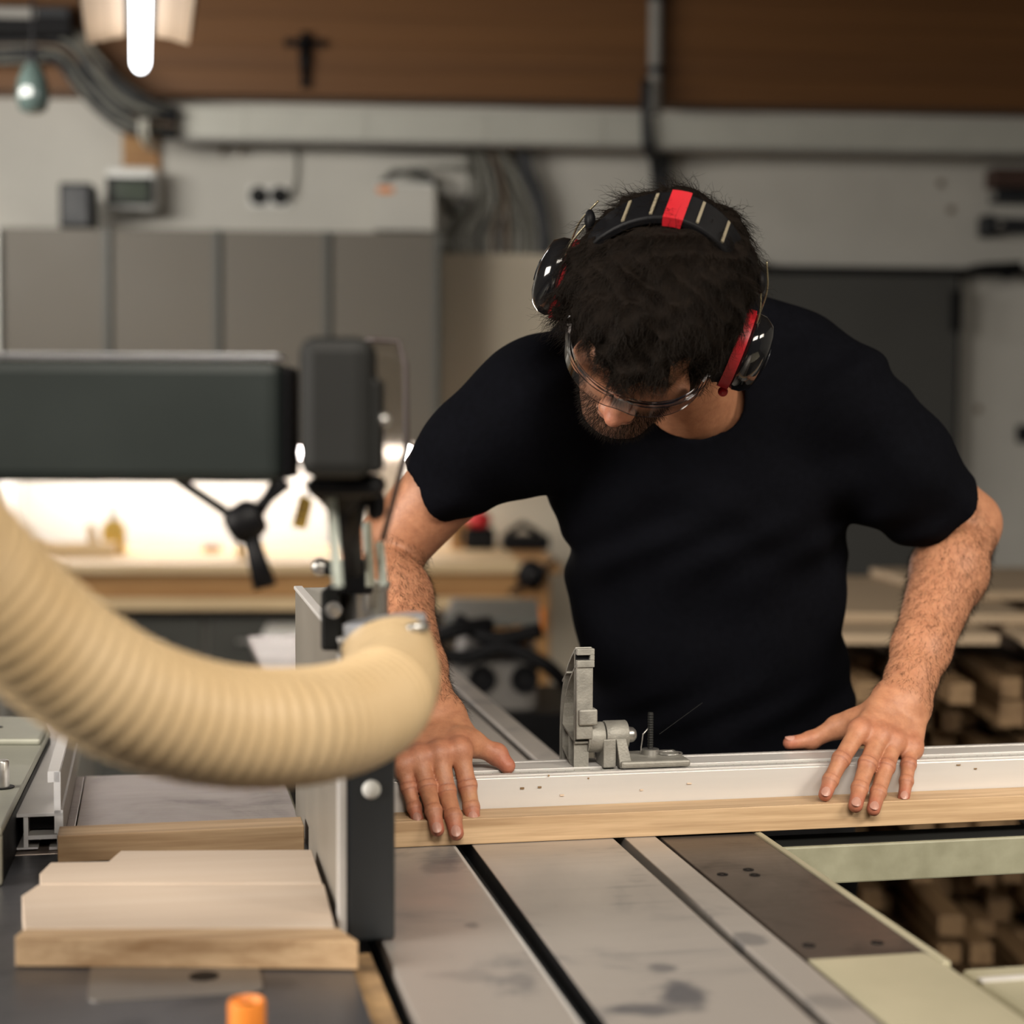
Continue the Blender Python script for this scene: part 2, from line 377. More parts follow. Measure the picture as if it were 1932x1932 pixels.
obj('duct_body', G().box(a2.x, c2_.x, -.24, -.165, zb_ - .002, zt - .002, BM), mt_duct, tr2, bevel=.004)
obj('duct_lip', G().box(a2.x, c2_.x, -.247, -.165, zb_ - .014, zb_ - .002, BM), mt_grey, tr2)
pp = thing('conduit_pipe', Wb(1238, 210, -.27), 'grey vertical pipe crossing the timber beam above the man', 'pipe')
a, c = b_l(1238, -60, -.20), b_l(1238, 216, -.20)
obj('pipe_run', G().tube([BM @ Vector((a.x, -.2, a.z)), BM @ Vector((a.x, -.2, c.z))], .024, 14), mt_grey, pp, smooth=40)
for zf in (.3, .8): obj('pipe_clamp', G().lathe([(.025, -.012), (.029, -.012), (.029, .012), (.025, .012)], BM @ Matrix.Translation((a.x, -.2, c.z + (a.z - c.z) * zf))), mt_cabledk, pp)
g = G()
for i, x in enumerate((1214, 1219, 1224)):
    g.tube(catmull([Wb(x, 150, -.26), Wb(x, 225, -.27), Wb(x + 4 + i * 2, 285, -.25), Wb(x + 16 + i * 2, 310, -.1), Wb(x + 22, 420, -.05)], 6), .008, 8)
tag(obj('black_cable', g, mt_cabledk, smooth=True), 'black cables dropping beside the pipe behind the trunking joint', 'cable')
sw = thing('junction_box', Wb(1252, 360, -.06), 'dark vertical cable box on the wall just above the head', 'box')
obj('box_body', bb(G(), 1238, 272, 1264, 420, -.07, -.003), mt_cabledk, sw, bevel=.004)
obj('box_lid', bb(G(), 1241, 276, 1261, 400, -.078, -.07), mt_cabledk, sw, bevel=.003)
# loose bundle sweeping down from the top left
random.seed(3)
bc = thing('cable_bundle', Wb(240, 200, -.3), 'sweeping bundle of grey and brown cables at the upper left', 'cables')
base = [(-60, 85), (60, 78), (125, 88), (165, 135), (215, 190), (275, 222), (335, 232)]
for i in range(24):
    o_ = (i - 11.5) * 3.3; pts = []
    for j, (x, y) in enumerate(base):
        w_ = 1 if j < 6 else .75
        nx, ny = (0, 1) if j < 2 or j > 5 else (-.6, .8)
        pts.append(Wb(x + nx * o_ * w_ + random.uniform(-2, 2), y + ny * o_ * w_ + random.uniform(-3, 3), -.33 + random.uniform(-.03, .03) + (.06 if j == 6 else 0)))
    obj('cable', G().tube(catmull(pts, 6), .0062, 7), random.choice([mt_cable, mt_cable2, mt_cabledk, mt_cabledk, mt_cabledk]), bc, smooth=True)
ct = thing('cable_tray', Wb(40, 60, -.45), 'dark cable tray with a grey label at the top left corner', 'tray')
obj('tray_body', bb(G(), -90, 8, 134, 66, -.42, -.25), mt_black, ct, bevel=.005)
obj('label_plate', bb(G(), -80, 12, 66, 34, -.426, -.42), mt_grey, ct)
obj('label_plate', bb(G(), 70, 14, 128, 30, -.426, -.42), mt_cabledk, ct)
# white hooks of cable at the stud
g = G().tube(catmull([Wb(268, 225, -.38), Wb(266, 255, -.36), Wb(282, 278, -.3), Wb(306, 282, -.2)], 6), .009, 8)
g.tube(catmull([Wb(276, 225, -.38), Wb(280, 262, -.34), Wb(304, 272, -.2)], 6), .007, 8)
tag(obj('cable_hook', g, mt_duct, smooth=True), 'pale cable loop hanging over the short timber stud', 'cable')
# cable cluster above the panel
cc = thing('cable_cluster', Wb(930, 380, -.06), 'fan of grey green cables fixed to the wall below the trunking', 'cables')
random.seed(8)
for i in range(22):
    t = i / 21; x0 = 880 + 45 * t + random.uniform(-8, 8); x1 = 835 + 195 * t + random.uniform(-8, 8); xm = 890 + 110 * t + random.uniform(-12, 12)
    bd = -.035 - random.uniform(0, .03)
    m_ = random.choice([mt_cable, mt_cable, mt_cable2, mt_cable, mt_cabledk])
    obj('cable', G().tube(catmull([Wb(x0, 262, bd - .02), Wb((x0 + xm) / 2 + 6, 320, bd), Wb(xm, 380, bd), Wb(x1, 440, bd), Wb(x1 + 2, 486, bd)], 5), .0072, 7), m_, cc, smooth=True)
for i in range(5):
    obj('cable', G().tube(catmull([Wb(978 + i * 5, 262, -.09), Wb(982 + i * 5, 320, -.08), Wb(1004 + i * 5, 370, -.08), Wb(1018 + i * 4, 430, -.08), Wb(1018 + i * 4, 486, -.08)], 5), .008, 7), mt_cabledk, cc, smooth=True)
jb = thing('distribution_box', Wb(762, 430, -.35), 'white distribution box with orange label standing on the grey cupboards', 'box')
obj('box_body', bb(G(), 706, 350, 822, 436, -.22, -.01), mt_plaster, jb, bevel=.006)
obj('box_lid', bb(G(), 708, 344, 818, 352, -.225, -.02), mt_white, jb, bevel=.003)
obj('label', bb(G(), 712, 352, 742, 364, -.224, -.22), mt_orange, jb)
oc = thing('cable_loops', Wb(790, 335, -.1), 'thin cables arching over the white distribution box', 'cables')
for i in range(6):
    obj('cable', G().tube(catmull([Wb(708 + i * 2, 352 - i, -.12), Wb(745, 332 - i * 2, -.12), Wb(790, 322 + i * 3, -.12), Wb(825 + i * 2, 350 + i * 3, -.1), Wb(850 + i * 3, 400, -.08), Wb(880, 372 + i * 6, -.08)], 5), .006 + .001 * (i % 3), 7), [mt_cabledk, mt_cable][i % 2], oc, smooth=True)
for i in range(3):
    obj('cable', G().tube(catmull([Wb(740, 322 + 3 * i, -.05), Wb(810, 315, -.05), Wb(890, 310 + 7 * i, -.06)], 5), .004, 6), mt_cable, oc, smooth=True)
tag(obj('wall_cable', G().tube(catmull([Wb(556, 268, -.02), Wb(560, 300, -.015), Wb(558, 345, -.015), Wb(548, 372, -.03)], 6), .005, 6), mt_cable, smooth=True), 'thin grey cable from the trunking down to the wall sockets', 'cable')
tag(obj('wall_cable', G().tube(catmull([Wb(330, 262, -.03), Wb(450, 272, -.02), Wb(600, 268, -.02), Wb(700, 285, -.02), Wb(880, 292, -.03)], 6), .004, 6), mt_cable, smooth=True), 'thin cable sagging along the wall under the trunking', 'cable')
for i, x in enumerate((418, 455)):
    h_ = G().lathe([(.004, -.02), (.004, .01), (.009, .012)], BM @ Matrix.Translation(b_l(x + 4, 283, -.02)) @ Matrix.Rotation(pi / 2, 4, 'X'), 10)
    h_.tube([Wb(x + 8, 276, -.03), Wb(x + 3, 288, -.035), Wb(x - 2, 292, -.03)], .005, 8)
    tag(obj('wall_hook', h_, mt_cable2), ['small brown wall hook nearer the timber stud', 'small brown wall hook nearer the thin socket cable'][i], 'hook')
# sockets
for i, x in enumerate((488, 528)):
    t_ = thing('wall_socket', Wb(x, 390, -.04), ['dark wall socket beside the thin cable drop, further from the cable', 'round dark wall socket at the foot of the thin cable drop'][i], 'socket', 'wall sockets')
    obj('socket_plate', bb(G(), x - 20, 350, x + 20, 392, -.012, -.002), mt_white, t_, bevel=.003)
    obj('socket_face', G().lathe([(.032, 0), (.032, .012), (.024, .016), (.022, .006)], BM @ Matrix.Translation(b_l(x, 370, -.012)) @ Matrix.Rotation(pi / 2, 4, 'X')), mt_black, t_, smooth=40)
    obj('plug', G().lathe([(.016, 0), (.016, .03), (.009, .04)], BM @ Matrix.Translation(b_l(x, 370, -.018)) @ Matrix.Rotation(pi / 2, 4, 'X')), mt_cabledk, t_, smooth=40)
# crucifix on the beam
cx = thing('crucifix', Wb(574, 165, -.17), 'small black crucifix hanging on the timber beam', 'crucifix')
a = b_l(574, 112, -.175); PXM = 6.0 / FPX
def cb(x, y): return BM @ Vector((a.x + (x - 574) * PXM, -.185, a.z - (y - 112) * PXM))
g = G(); L = lambda x0, y0, x1, y1, d0=-.19, d1=-.163: g.box(a.x + (x0 - 574) * PXM, a.x + (x1 - 574) * PXM, d0, d1, a.z - (y1 - 112) * PXM, a.z - (y0 - 112) * PXM, BM)
L(568, 62, 582, 165); obj('upright', g, mt_black, cx, bevel=.003)
g = G(); L(537, 76, 613, 89); obj('crossbar', g, mt_black, cx, bevel=.003)
g = G().tube([cb(574, 84), cb(575, 112), cb(574, 150)], [.017, .02, .01], 8); g.tube([cb(548, 79), cb(574, 90), cb(602, 79)], [.008, .013, .008], 8); g.ball(cb(575, 74), .017)
obj('figure', g, mt_black, cx, smooth=True)
# control unit, speaker
cu = thing('control_unit', Wb(246, 400, -.2), 'white control unit with dark green display above the cupboards', 'control unit')
obj('housing', bb(G(), 198, 312, 296, 396, -.16, -.035), mt_white, cu, bevel=.02)
obj('bezel', bb(G(), 200, 333, 290, 388, -.166, -.158), mt_black, cu, bevel=.004)
obj('display', bb(G(), 214, 341, 279, 380, -.169, -.165), mt_lcd, cu)
sp = thing('loudspeaker', Wb(141, 430, -.3), 'small black box standing on the cupboard beside the control unit', 'speaker')
obj('cabinet', bb(G(), 111, 344, 172, 430, -.33, -.18), mt_black, sp, bevel=.006)
obj('grille', bb(G(), 116, 350, 167, 424, -.336, -.33), mt_cabledk, sp, bevel=.002)
# hanging glass lantern
hl = thing('glass_lantern', W(62, 215, 4.6), 'dark glass lantern hanging from a cord at the upper left', 'lantern')
Tl = Matrix.Translation(W(62, 215, 4.6)); s_ = 4.6 / FPX
obj('glass_shade', G().lathe([(.012, 0), (24 * s_, 6 * s_), (31 * s_, 30 * s_), (28 * s_, 60 * s_), (18 * s_, 85 * s_), (8 * s_, 96 * s_)], Tl), M('lantern_glass', (.05, .07, .065), .12, var=.2, rvar=.05, coat=.5), hl, smooth=60)
obj('lamp_cap', G().lathe([(9 * s_, 94 * s_), (9 * s_, 104 * s_), (3 * s_, 110 * s_)], Tl), mt_black, hl, smooth=40)
p = W(62, 110, 4.6); obj('cord', G().tube([p, (p.x, p.y, 3.02)], .004, 6), mt_black, hl)

# ------------------------------------------------------------------ grey wall cupboards with the strip light beneath
zc = b_l(400, 433, -.38).z; zc0 = b_l(400, 838, -.38).z
xs = [5, 208, 415, 622, 830]
for i in range(4):
    a, c = b_l(xs[i], 600, -.38), b_l(xs[i + 1], 600, -.38)
    t_ = thing('wall_cupboard', BM @ Vector(((a.x + c.x) / 2, -.19, zc0)), ['taupe wall cupboard at the wall end, under the black box', 'taupe wall cupboard right under the control unit display', 'taupe wall cupboard under the wall sockets', 'taupe wall cupboard under the distribution box'][i], 'cupboard', 'grey wall cupboards')
    obj('carcass', G().box(a.x + .001, c.x - .001, -.36, -.003, zc0, zc, BM), mt_cab, t_)
    obj('cupboard_door', G().box(a.x + .012, c.x - .012, -.38, -.361, zc0 + .002, zc - .002, BM), mt_cab, t_, bevel=.002)
    obj('grip_profile', G().box(c.x - .022, c.x - .001, -.384, -.361, zc0, zc, BM), mt_cabgap, t_)
sl = thing('strip_light', BM @ Vector((-.95, -.25, zc0 - .04)), 'bright strip light fixed beneath the taupe cupboards', 'lamp')
a, c = b_l(5, 845, -.27), b_l(772, 845, -.27)
obj('lamp_base', G().box(a.x, c.x, -.29, -.23, zc0 - .012, zc0 - .001, BM), mt_white, sl)
obj('lamp_tube', G().tube([BM @ Vector((a.x + .02, -.26, zc0 - .028)), BM @ Vector((c.x - .0, -.26, zc0 - .028))], .013, 12), mt_tubeu, sl, smooth=40)
# ------------------------------------------------------------------ work bench along the wall
zb = b_l(600, 1064, -.9).z; xr = b_l(1060, 1064, -.9).x; xm = b_l(985, 1064, -.9).x
wk = thing('work_bench', BM @ Vector((-.8, -.45, 0)), 'long wooden work bench against the back wall under the lit cupboards', 'bench')
obj('bench_top', G().box(-2.6, xm, -.9, -.11, zb - .03, zb, BM), mt_benchtop, wk, bevel=.004)
obj('bench_top', G().box(xm + .002, xr, -.86, -.11, zb - .035, zb - .002, BM), mt_bench, wk, bevel=.004)
z1, z2 = b_l(600, 1126, -.88).z, b_l(600, 1150, -.88).z
obj('apron', G().box(-2.6, xm - .01, -.88, -.85, z1, zb - .031, BM), mt_bench, wk)
obj('rail', G().box(-2.6, xm - .01, -.895, -.85, z2, z1 - .002, BM), mt_benchtop, wk, bevel=.003)
for x0 in (xm - .02, -1.75, -2.5):
    obj('leg', G().box(x0, x0 + .11, -.86, -.75, 0, zb - .036, BM), mt_bench, wk, bevel=.004)
g = G(); a = b_l(1003, 1085, -.9); g.lathe([(.02, 0), (.045, .01), (.045, .04), (.02, .06), (.015, .12)], BM @ Matrix.Translation((a.x, -.86, a.z)) @ Matrix.Rotation(pi / 2, 4, 'X'), 18)
g.tube([BM @ Vector((a.x - .07, -.95, a.z - .05)), BM @ Vector((a.x + .07, -.95, a.z + .05))], .008, 8)
obj('vise_screw', g, mt_black, wk, smooth=40)
a = b_l(1016, 1170, -.92); obj('leg_pad', G().box(a.x - .025, a.x + .02, -.9, -.862, b_l(1016, 1192, -.9).z, b_l(1016, 1150, -.9).z, BM), mt_orange, wk)
# drawers below the bench
dc = thing('drawer_cabinet', BM @ Vector((-.9, -.6, 0)), 'dark grey cabinet standing under the bench', 'cabinet')
x0, x1, x2 = b_l(180, 1150, -.75).x, b_l(388, 1150, -.75).x, b_l(565, 1150, -.75).x
obj('carcass', G().box(x0, x2, -.73, -.2, 0, z2 - .02, BM), mt_grey, dc)
for (a, c) in ((x0, x1 - .008), (x1 + .008, x2)):
    for k in range(3):
        d_ = obj('drawer_front', G().box(a, c, -.752, -.731, .02 + k * .24, .25 + k * .24, BM), mt_cabgap, dc, bevel=.003)
        obj('drawer_handle', G().tube([BM @ Vector(((a + c) / 2 - .05, -.77, .17 + k * .24)), BM @ Vector(((a + c) / 2 + .05, -.77, .17 + k * .24))], .006, 8), mt_steel, d_)
cp = thing('white_box', Wb(528, 1252, -1.0), 'bright white box on the stool in front of the dark cabinet', 'box')
obj('box_side', bb(G(), 497, 1198, 640, 1252, -1.05, -.80), mt_white, cp, bevel=.004)
obj('box_lid', bb(G(), 495, 1194, 644, 1202, -1.06, -.79), mt_white, cp, bevel=.002)
zs = b_l(528, 1252, -1.05).z; a = b_l(497, 1252, -1.05).x
st_ = thing('low_stool', BM @ Vector((a + .12, -.92, 0)), 'low wooden stool carrying the white box, mostly hidden', 'stool')
obj('seat', G().box(a - .02, a + .28, -1.07, -.79, zs - .03, zs - .001, BM), mt_bench, st_)
for dx in (0, .24):
    for dy in (-1.05, -.84): obj('leg', G().box(a + dx, a + dx + .03, dy, dy + .03, 0, zs - .031, BM), mt_bench, st_)
# things on the bench
def bz(px, b): return b_l(px, 1045, b).x
t_ = thing('glue_bottle', BM @ Vector((bz(215, -.5), -.5, zb)), 'pale yellow bottle on the bench beside the hose', 'bottle')
T_ = BM @ Matrix.Translation((bz(215, -.5), -.5, zb)); obj('bottle_body', G().lathe([(.035, 0), (.038, .01), (.038, .085), (.018, .11)], T_), mt_yellow, t_, smooth=50); obj('cap', G().lathe([(.016, .11), (.014, .14), (.004, .15)], T_), mt_white, t_, smooth=50)
t_ = thing('hand_plane', BM @ Vector((bz(140, -.6), -.6, zb)), 'low pale wooden plane lying on the bench at its left', 'plane')
obj('plane_body', G().box(bz(140, -.6) - .13, bz(140, -.6) + .13, -.63, -.57, zb, zb + .045, BM), mt_benchtop, t_, bevel=.006); obj('grip', G().tube([BM @ Vector((bz(140, -.6) + .06, -.6, zb + .045)), BM @ Vector((bz(140, -.6) + .05, -.6, zb + .10))], [.018, .012], 10), mt_benchtop, t_, smooth=50)
t_ = thing('push_block', BM @ Vector((bz(455, -.7), -.7, zb)), 'small pale upright block at the front of the bench', 'block')
obj('block_body', G().box(bz(455, -.7) - .012, bz(455, -.7) + .02, -.72, -.69, zb, zb + .05, BM), mt_benchtop, t_, bevel=.003); obj('peg', G().tube([BM @ Vector((bz(455, -.7), -.705, zb + .05)), BM @ Vector((bz(455, -.7), -.705, zb + .07))], .006, 8), mt_bench, t_)
t_ = thing('tape_roll', BM @ Vector((bz(400, -.4), -.4, zb)), 'small brown tape roll on the brightly lit bench', 'tape')
T_ = BM @ Matrix.Translation((bz(400, -.4), -.4, zb)); obj('tape', G().lathe([(.016, 0), (.03, 0), (.03, .02), (.016, .02), (.016, .001)], T_), mt_bench, t_, smooth=40); obj('core', G().lathe([(.012, .0), (.0155, 0), (.0155, .021), (.012, .021)], T_), mt_benchtop, t_)
t_ = thing('power_tool', BM @ Vector((bz(905, -.3), -.3, zb)), 'black power tool with red cap on the bench end', 'tool')
xx = bz(905, -.3); obj('tool_body', G().box(xx - .055, xx + .05, -.36, -.25, zb, zb + .075, BM), mt_black, t_, bevel=.015); obj('red_cap', G().ball(BM @ Vector((xx - .005, -.32, zb + .10)), (.045, .045, .032)), mt_red, t_, smooth=True)
t_ = thing('power_sander', BM @ Vector((bz(985, -.3), -.3, zb)), 'low black sander lying on the bench end beside the man', 'tool')
xx = bz(985, -.3); obj('tool_body', G().box(xx - .07, xx + .09, -.36, -.25, zb, zb + .05, BM), mt_black, t_, bevel=.012); obj('handle', G().tube([BM @ Vector((xx - .05, -.3, zb + .05)), BM @ Vector((xx, -.3, zb + .085)), BM @ Vector((xx + .06, -.3, zb + .05))], .012, 8), mt_black, t_, smooth=True)
t_ = thing('wooden_box', BM @ Vector((bz(868, -.3), -.3, zb)), 'brown wooden block standing left of the black power tool', 'block')
xx = bz(866, -.28); obj('block_body', G().box(xx - .03, xx + .03, -.34, -.25, zb, zb + .095, BM), mt_bench, t_, bevel=.003); obj('slot', G().box(xx - .006, xx + .006, -.344, -.339, zb + .02, zb + .08, BM), mt_black, t_)
# planer seen under the arm
pm = thing('grey_planer', W(930, 1500, 4.3), 'grey machine with two round ports behind the sliding table', 'machine')
D = 4.2
def dbox(px0, py0, px1, py1, d0, d1, g=None):
    p, q = W(px0, py0, d0), W(px1, py1, d0); return (g or G()).box(p.x, q.x, d0, d1, q.z, p.z)
p, q = W(850, 1235, D), W(1015, 1340, D)
obj('machine_body', G().box(p.x, q.x, D, D + .5, 0, p.z), M('machine_grey', (.15, .14, .13), .6), pm, bevel=.03)
obj('top_plate', dbox(838, 1168, 1020, 1182, D + .1, D + .6), mt_cabgap, pm, bevel=.004)
for x in (910, 990):
    c_ = W(x, 1281, D); obj('round_port', G().lathe([(.02, -.004), (.034, -.002), (.034, .012), (.028, .012), (.02, .004)], Matrix.Translation(c_) @ Matrix.Rotation(pi / 2, 4, 'X')), mt_black, pm, smooth=40)
obj('side_foot', dbox(870, 1345, 1100, 1500, D - .05, D + .4), mt_black, pm)
g = G().tube(catmull([W(800, 1215, D - .05), W(855, 1190, D - .05), W(925, 1178, D)], 6), .020, 12)
g.tube(catmull([W(822, 1235, D - .05), W(880, 1240, D - .05), W(950, 1222, D - .05), W(1030, 1255, D - .05), W(1075, 1300, D)], 6), .018, 12)
g.tube(catmull([W(860, 1170, D), W(930, 1205, D - .03), W(1020, 1190, D)], 6), .02, 12)
tag(obj('rubber_hose', g, mt_black, smooth=True), 'dark rubber hoses curving over the grey machine', 'hose')
obj('front_guard', dbox(925, 1190, 1000, 1222, D + .05, D + .12), mt_bench, pm, bevel=.01)
# tool holders on the right wall
for i, (y0, y1, l_) in enumerate(((316, 384, 'brown and black clamp hung higher on the right wall'), (404, 452, 'dark steel clamp hung lower on the right wall'))):
    t_ = thing('wall_clamp', Wb(1910, y1, -.1), l_, 'clamp')
    if i == 0:
        obj('clamp_block', bb(G(), 1874, 316, 1990, 354, -.09, -.003), mt_bench if False else M('dark_red_wood', (.06, .03, .022), .6), t_, bevel=.004)
        obj('clamp_bar', bb(G(), 1880, 358, 1990, 382, -.08, -.003), mt_cabledk, t_, bevel=.004); obj('clamp_jaw', G().ball(Wb(1876, 368, -.06), .016), mt_grey, t_, smooth=True)
    else:
        obj('clamp_bar', bb(G(), 1860, 410, 1990, 440, -.07, -.003), mt_cabledk, t_, bevel=.006); obj('clamp_jaw', bb(G(), 1857, 404, 1880, 446, -.08, -.003), mt_cabledk, t_, bevel=.01); obj('clamp_screw', G().ball(Wb(1888, 424, -.08), .012), mt_grey, t_, smooth=True)
t_ = thing('light_switch', Wb(1926, 830, -.03), 'small dark switch at the right edge of the wall', 'switch')
obj('switch_plate', bb(G(), 1920, 802, 1950, 835, -.02, -.003), mt_black, t_, bevel=.003); obj('rocker', bb(G(), 1927, 808, 1944, 829, -.026, -.02), mt_cabledk, t_)
for i, (x, y) in enumerate(((1775, 346), (1794, 396), (1846, 772))):
    tag(obj('screw_anchor', G().lathe([(.004, 0), (.013, 0), (.012, .004), (.004, .005)], BM @ Matrix.Translation(b_l(x, y, -.006)) @ Matrix.Rotation(-pi / 2, 4, 'X'), 12), mt_cable2),
        ['upper of the two small wall plugs near the clamps', 'lower of the two small wall plugs near the clamps', 'small wall plug beside the grey sliding door'][i], 'plug')

# ------------------------------------------------------------------ lumber rack on the right
random.seed(11)
lk = thing('lumber_rack', (1.15, 4.1, 0), 'dark steel rack holding the wood behind the fence', 'rack')
for x in (.33, 1.86):
    for y in (4.5,): obj('post', G().box(x, x + .04, y, y + .04, 0, .86), mt_black, lk)
for z in (.03, .42, .845): obj('cross_rail', G().box(.33, 1.9, 4.46, 4.5, z, z + .03), mt_black, lk)
def slab(x0, x1, y0, y1, z0, rot, lab):
    T_ = Matrix.Translation(((x0 + x1) / 2, (y0 + y1) / 2, z0)) @ Matrix.Rotation(rot, 4, 'Z')
    tag(obj('wide_board', G().box((x0 - x1) / 2, (x1 - x0) / 2, (y0 - y1) / 2, (y1 - y0) / 2, 0, .022, T_), mt_lumtop, bevel=.003), lab, 'board', 'wide boards on the rack')
slab(.36, 1.0, 3.60, 4.55, .876, .03, 'wide pale board lying lowest on the rack, next to the man')
slab(1.10, 1.95, 3.55, 4.6, .876, -.08, 'wide pale board lying on the rack at the picture edge')
slab(.56, 1.15, 3.80, 4.7, .899, -.05, 'wide pale board crossing on top of the lowest board')
slab(1.0, 1.9, 4.1, 4.75, .922, .12, 'topmost pale board at the back of the rack')
bproto = None; nb = 0
ORD = 'first second third fourth fifth sixth seventh eighth ninth tenth eleventh twelfth thirteenth fourteenth fifteenth sixteenth seventeenth eighteenth nineteenth twentieth twenty-first twenty-second twenty-third twenty-fourth'.split()
for lay, zl in enumerate([.065 + .0585 * k for k in range(6)] + [.455 + .0585 * k for k in range(6)]):
    x = .40; kcol = 0
    while x < 1.75:
        kcol += 1
        if True:
            y_ = 3.62 + random.choice([random.uniform(-.12, .06), random.uniform(.2, .42), random.uniform(.2, .42)])
            if bproto is None:
                g = G().box(-.026, .026, 0, .8, 0, .045); o = obj('offcut_batten', g, mt_lum, org=(0, 0, 0), bevel=.002); bproto = o
            else: o = bproto.copy(); COL.objects.link(o)
            o.location = (x + .03, y_ + .06, zl); o.rotation_euler = (0, 0, random.uniform(-.006, .006)); o.scale = (random.uniform(.7, 1.05), 1, random.uniform(.6, 1.3) if random.random() < .5 else 1.0)
            tag(o, 'wooden batten end in rack row %s from the top, %s from the man' % (ORD[11 - lay], ORD[kcol - 1]), 'batten', 'battens stacked in the dark rack'); nb += 1
        x += .064
# ------------------------------------------------------------------ sliding table saw
ZT = .9
def mo(u, v, z): return TM @ Vector((u, v, z))
def mbox(*a, g=None): return (g or G()).box(*a, TM)
# sliding carriage: strips between the slots
tb = thing('sliding_table', mo(-.1, .6, 0), 'long slotted aluminium sliding table running from the foreground away to the left', 'machine table')
def strip(u0, u1, v0=-1.0, v1=1.78, zt=ZT, m=None):
    return obj('table_strip', mbox(u0, u1, v0, v1, zt - .014, zt), m or mt_slide, tb, bevel=.0012)
strip(-.286, -.172); strip(-.152, -.0005); strip(.0115, .0455)
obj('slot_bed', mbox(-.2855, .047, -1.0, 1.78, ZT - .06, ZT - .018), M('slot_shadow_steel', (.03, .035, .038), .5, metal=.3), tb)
obj('slot_wall', mbox(-.172, -.1690, -1.0, 1.78, ZT - .018, ZT - .0005), mt_alu, tb)
obj('edge_groove', mbox(-.1528, -.1520, -1.0, 1.78, ZT - .018, ZT - .0003), mt_black, tb)
# fixed plate with cream border right of the slide
rp = thing('saw_housing', mo(.4, -.5, 0), 'cream painted saw housing with dark plate right of the sliding table', 'machine')
obj('dark_plate', mbox(.0515, .1555, -.424, .125, ZT - .012, ZT - .002), mt_plate, rp, bevel=.001)
obj('plate_border', mbox(.1560, .1640, -.45, .125, ZT - .10, ZT - .0005), mt_cream, rp, bevel=.002)
g = G(); pr = [(.050, ZT - .4), (.050, ZT - .0005), (.150, ZT - .0005), (.160, ZT - .004), (.170, ZT - .012), (.178, ZT - .026), (.181, ZT - .045), (.181, ZT - .4)]
g.prism([(u, -.4245, z) for u, z in pr], (0, -.8, 0), TM); obj('front_casing', g, mt_cream, rp, smooth=40)
obj('side_casing', mbox(.1815, .95, -1.15, -.428, .45, ZT - .014), mt_cream, rp, bevel=.006)
obj('casing_highlight', mbox(.1815, .95, -.468, -.460, ZT - .0145, ZT - .0115), mt_alu, rp, bevel=.001)  # bright strip draws the highlight line along the casing ledge
for (x, y) in ((1363, 1650), (1412, 1641), (1424, 1651), (1526, 1784), (1655, 1779)):
    p = m_uv(x, y, ZT - .002); obj('plate_screw', G().lathe([(.001, -.001), (.0055, -.0005), (.0055, .0006), (.003, .0008), (.0028, -.0005), (.0005, -.0005)], TM @ Matrix.Translation((p.x, p.y, ZT - .002)), 14), mt_black, rp)
obj('saw_cabinet', mbox(-.62, .045, -1.0, .42, .06, ZT - .062), mt_cream, rp, bevel=.01)
obj('plinth', mbox(-.58, .02, -.95, .38, 0, .06), mt_black, rp)
obj('slide_beam', mbox(-.26, .02, .425, 1.74, ZT - .22, ZT - .062), mt_cream, rp, bevel=.01)
obj('beam_foot', mbox(-.2, -.06, 1.55, 1.69, 0, ZT - .222), mt_cream, rp, bevel=.01)
# outrigger frame beneath the fence
of = thing('outrigger_frame', mo(.6, .12, 0), 'grey green outrigger bar with dark rail under the long board at right', 'frame')
pz = .885
a, c = m_uv(1502, 1602, pz), m_uv(1932, 1575, pz); va = (a.y + c.y) / 2
vb = va; q = TMI @ Wv(1900, 1651, va)
obj('frame_bar', mbox(.17, 1.5, va, va + .006, q.z, pz), mt_barpaint, of, bevel=.002)
obj('dark_rail', mbox(.17, 1.5, va + .0065, va + .055, pz - .03, pz), mt_headpaint, of, bevel=.002)
obj('support_leg', mbox(1.35, 1.41, va + .0, va + .05, 0, q.z - .001), mt_cream, of, bevel=.004)
obj('cross_member', mbox(.62, .66, va + .071, va + .35, pz - .06, pz - .012), mt_headpaint, of)
print('outrigger', a, c, q)
# cast iron saw table
it = thing('saw_table', mo(-.45, 0, 0), 'grey cast iron saw table under the boards at left', 'machine table')
obj('table_plate', mbox(-.5555, -.318, .045, .43, ZT - .03, ZT - .0002), mt_iron, it, bevel=.001)
obj('extension_plate', mbox(-.72, -.5565, .045, .43, ZT - .03, ZT - .0002), mt_iron, it, bevel=.001)
obj('front_plate', mbox(-.80, -.318, -1.0, .0445, ZT - .03, ZT - .0006), mt_irond, it, bevel=.001)
obj('rear_apron', mbox(-.72, -.318, .4305, .445, ZT - .12, ZT - .004), mt_black, it)
g = G(); r_ = .012; u0, u1, v0, v1 = -.524, -.392, -.425, -.33
cor = []
for cx_, cy_, a0 in ((u1 - r_, v1 - r_, 0), (u0 + r_, v1 - r_, 90), (u0 + r_, v0 + r_, 180), (u1 - r_, v0 + r_, 270)):
    cor += [(cx_ + r_ * cos(radians(a0 + k * 18)), cy_ + r_ * sin(radians(a0 + k * 18)), ZT - .0005) for k in range(6)]
g.prism(cor, (0, 0, .0010), TM); obj('insert_plate', g, M('insert_steel', (.30, .28, .26), .42, metal=.8, var=.1), it)
p = m_uv(385, 1843, ZT); obj('finger_hole', G().lathe([(.0, 0), (.0118, 0), (.0118, .0008), (.0, .0008)], TM @ Matrix.Translation((p.x, p.y, ZT)), 24), mt_black, it)
obj('dusty_gap', mbox(-.3175, -.2985, -1.0, -.33, ZT - .02, ZT - .004), mt_dust, it)
obj('blade_slot', mbox(-.2985, -.2865, -1.0, 1.0, ZT - .055, ZT - .03), mt_black, it)
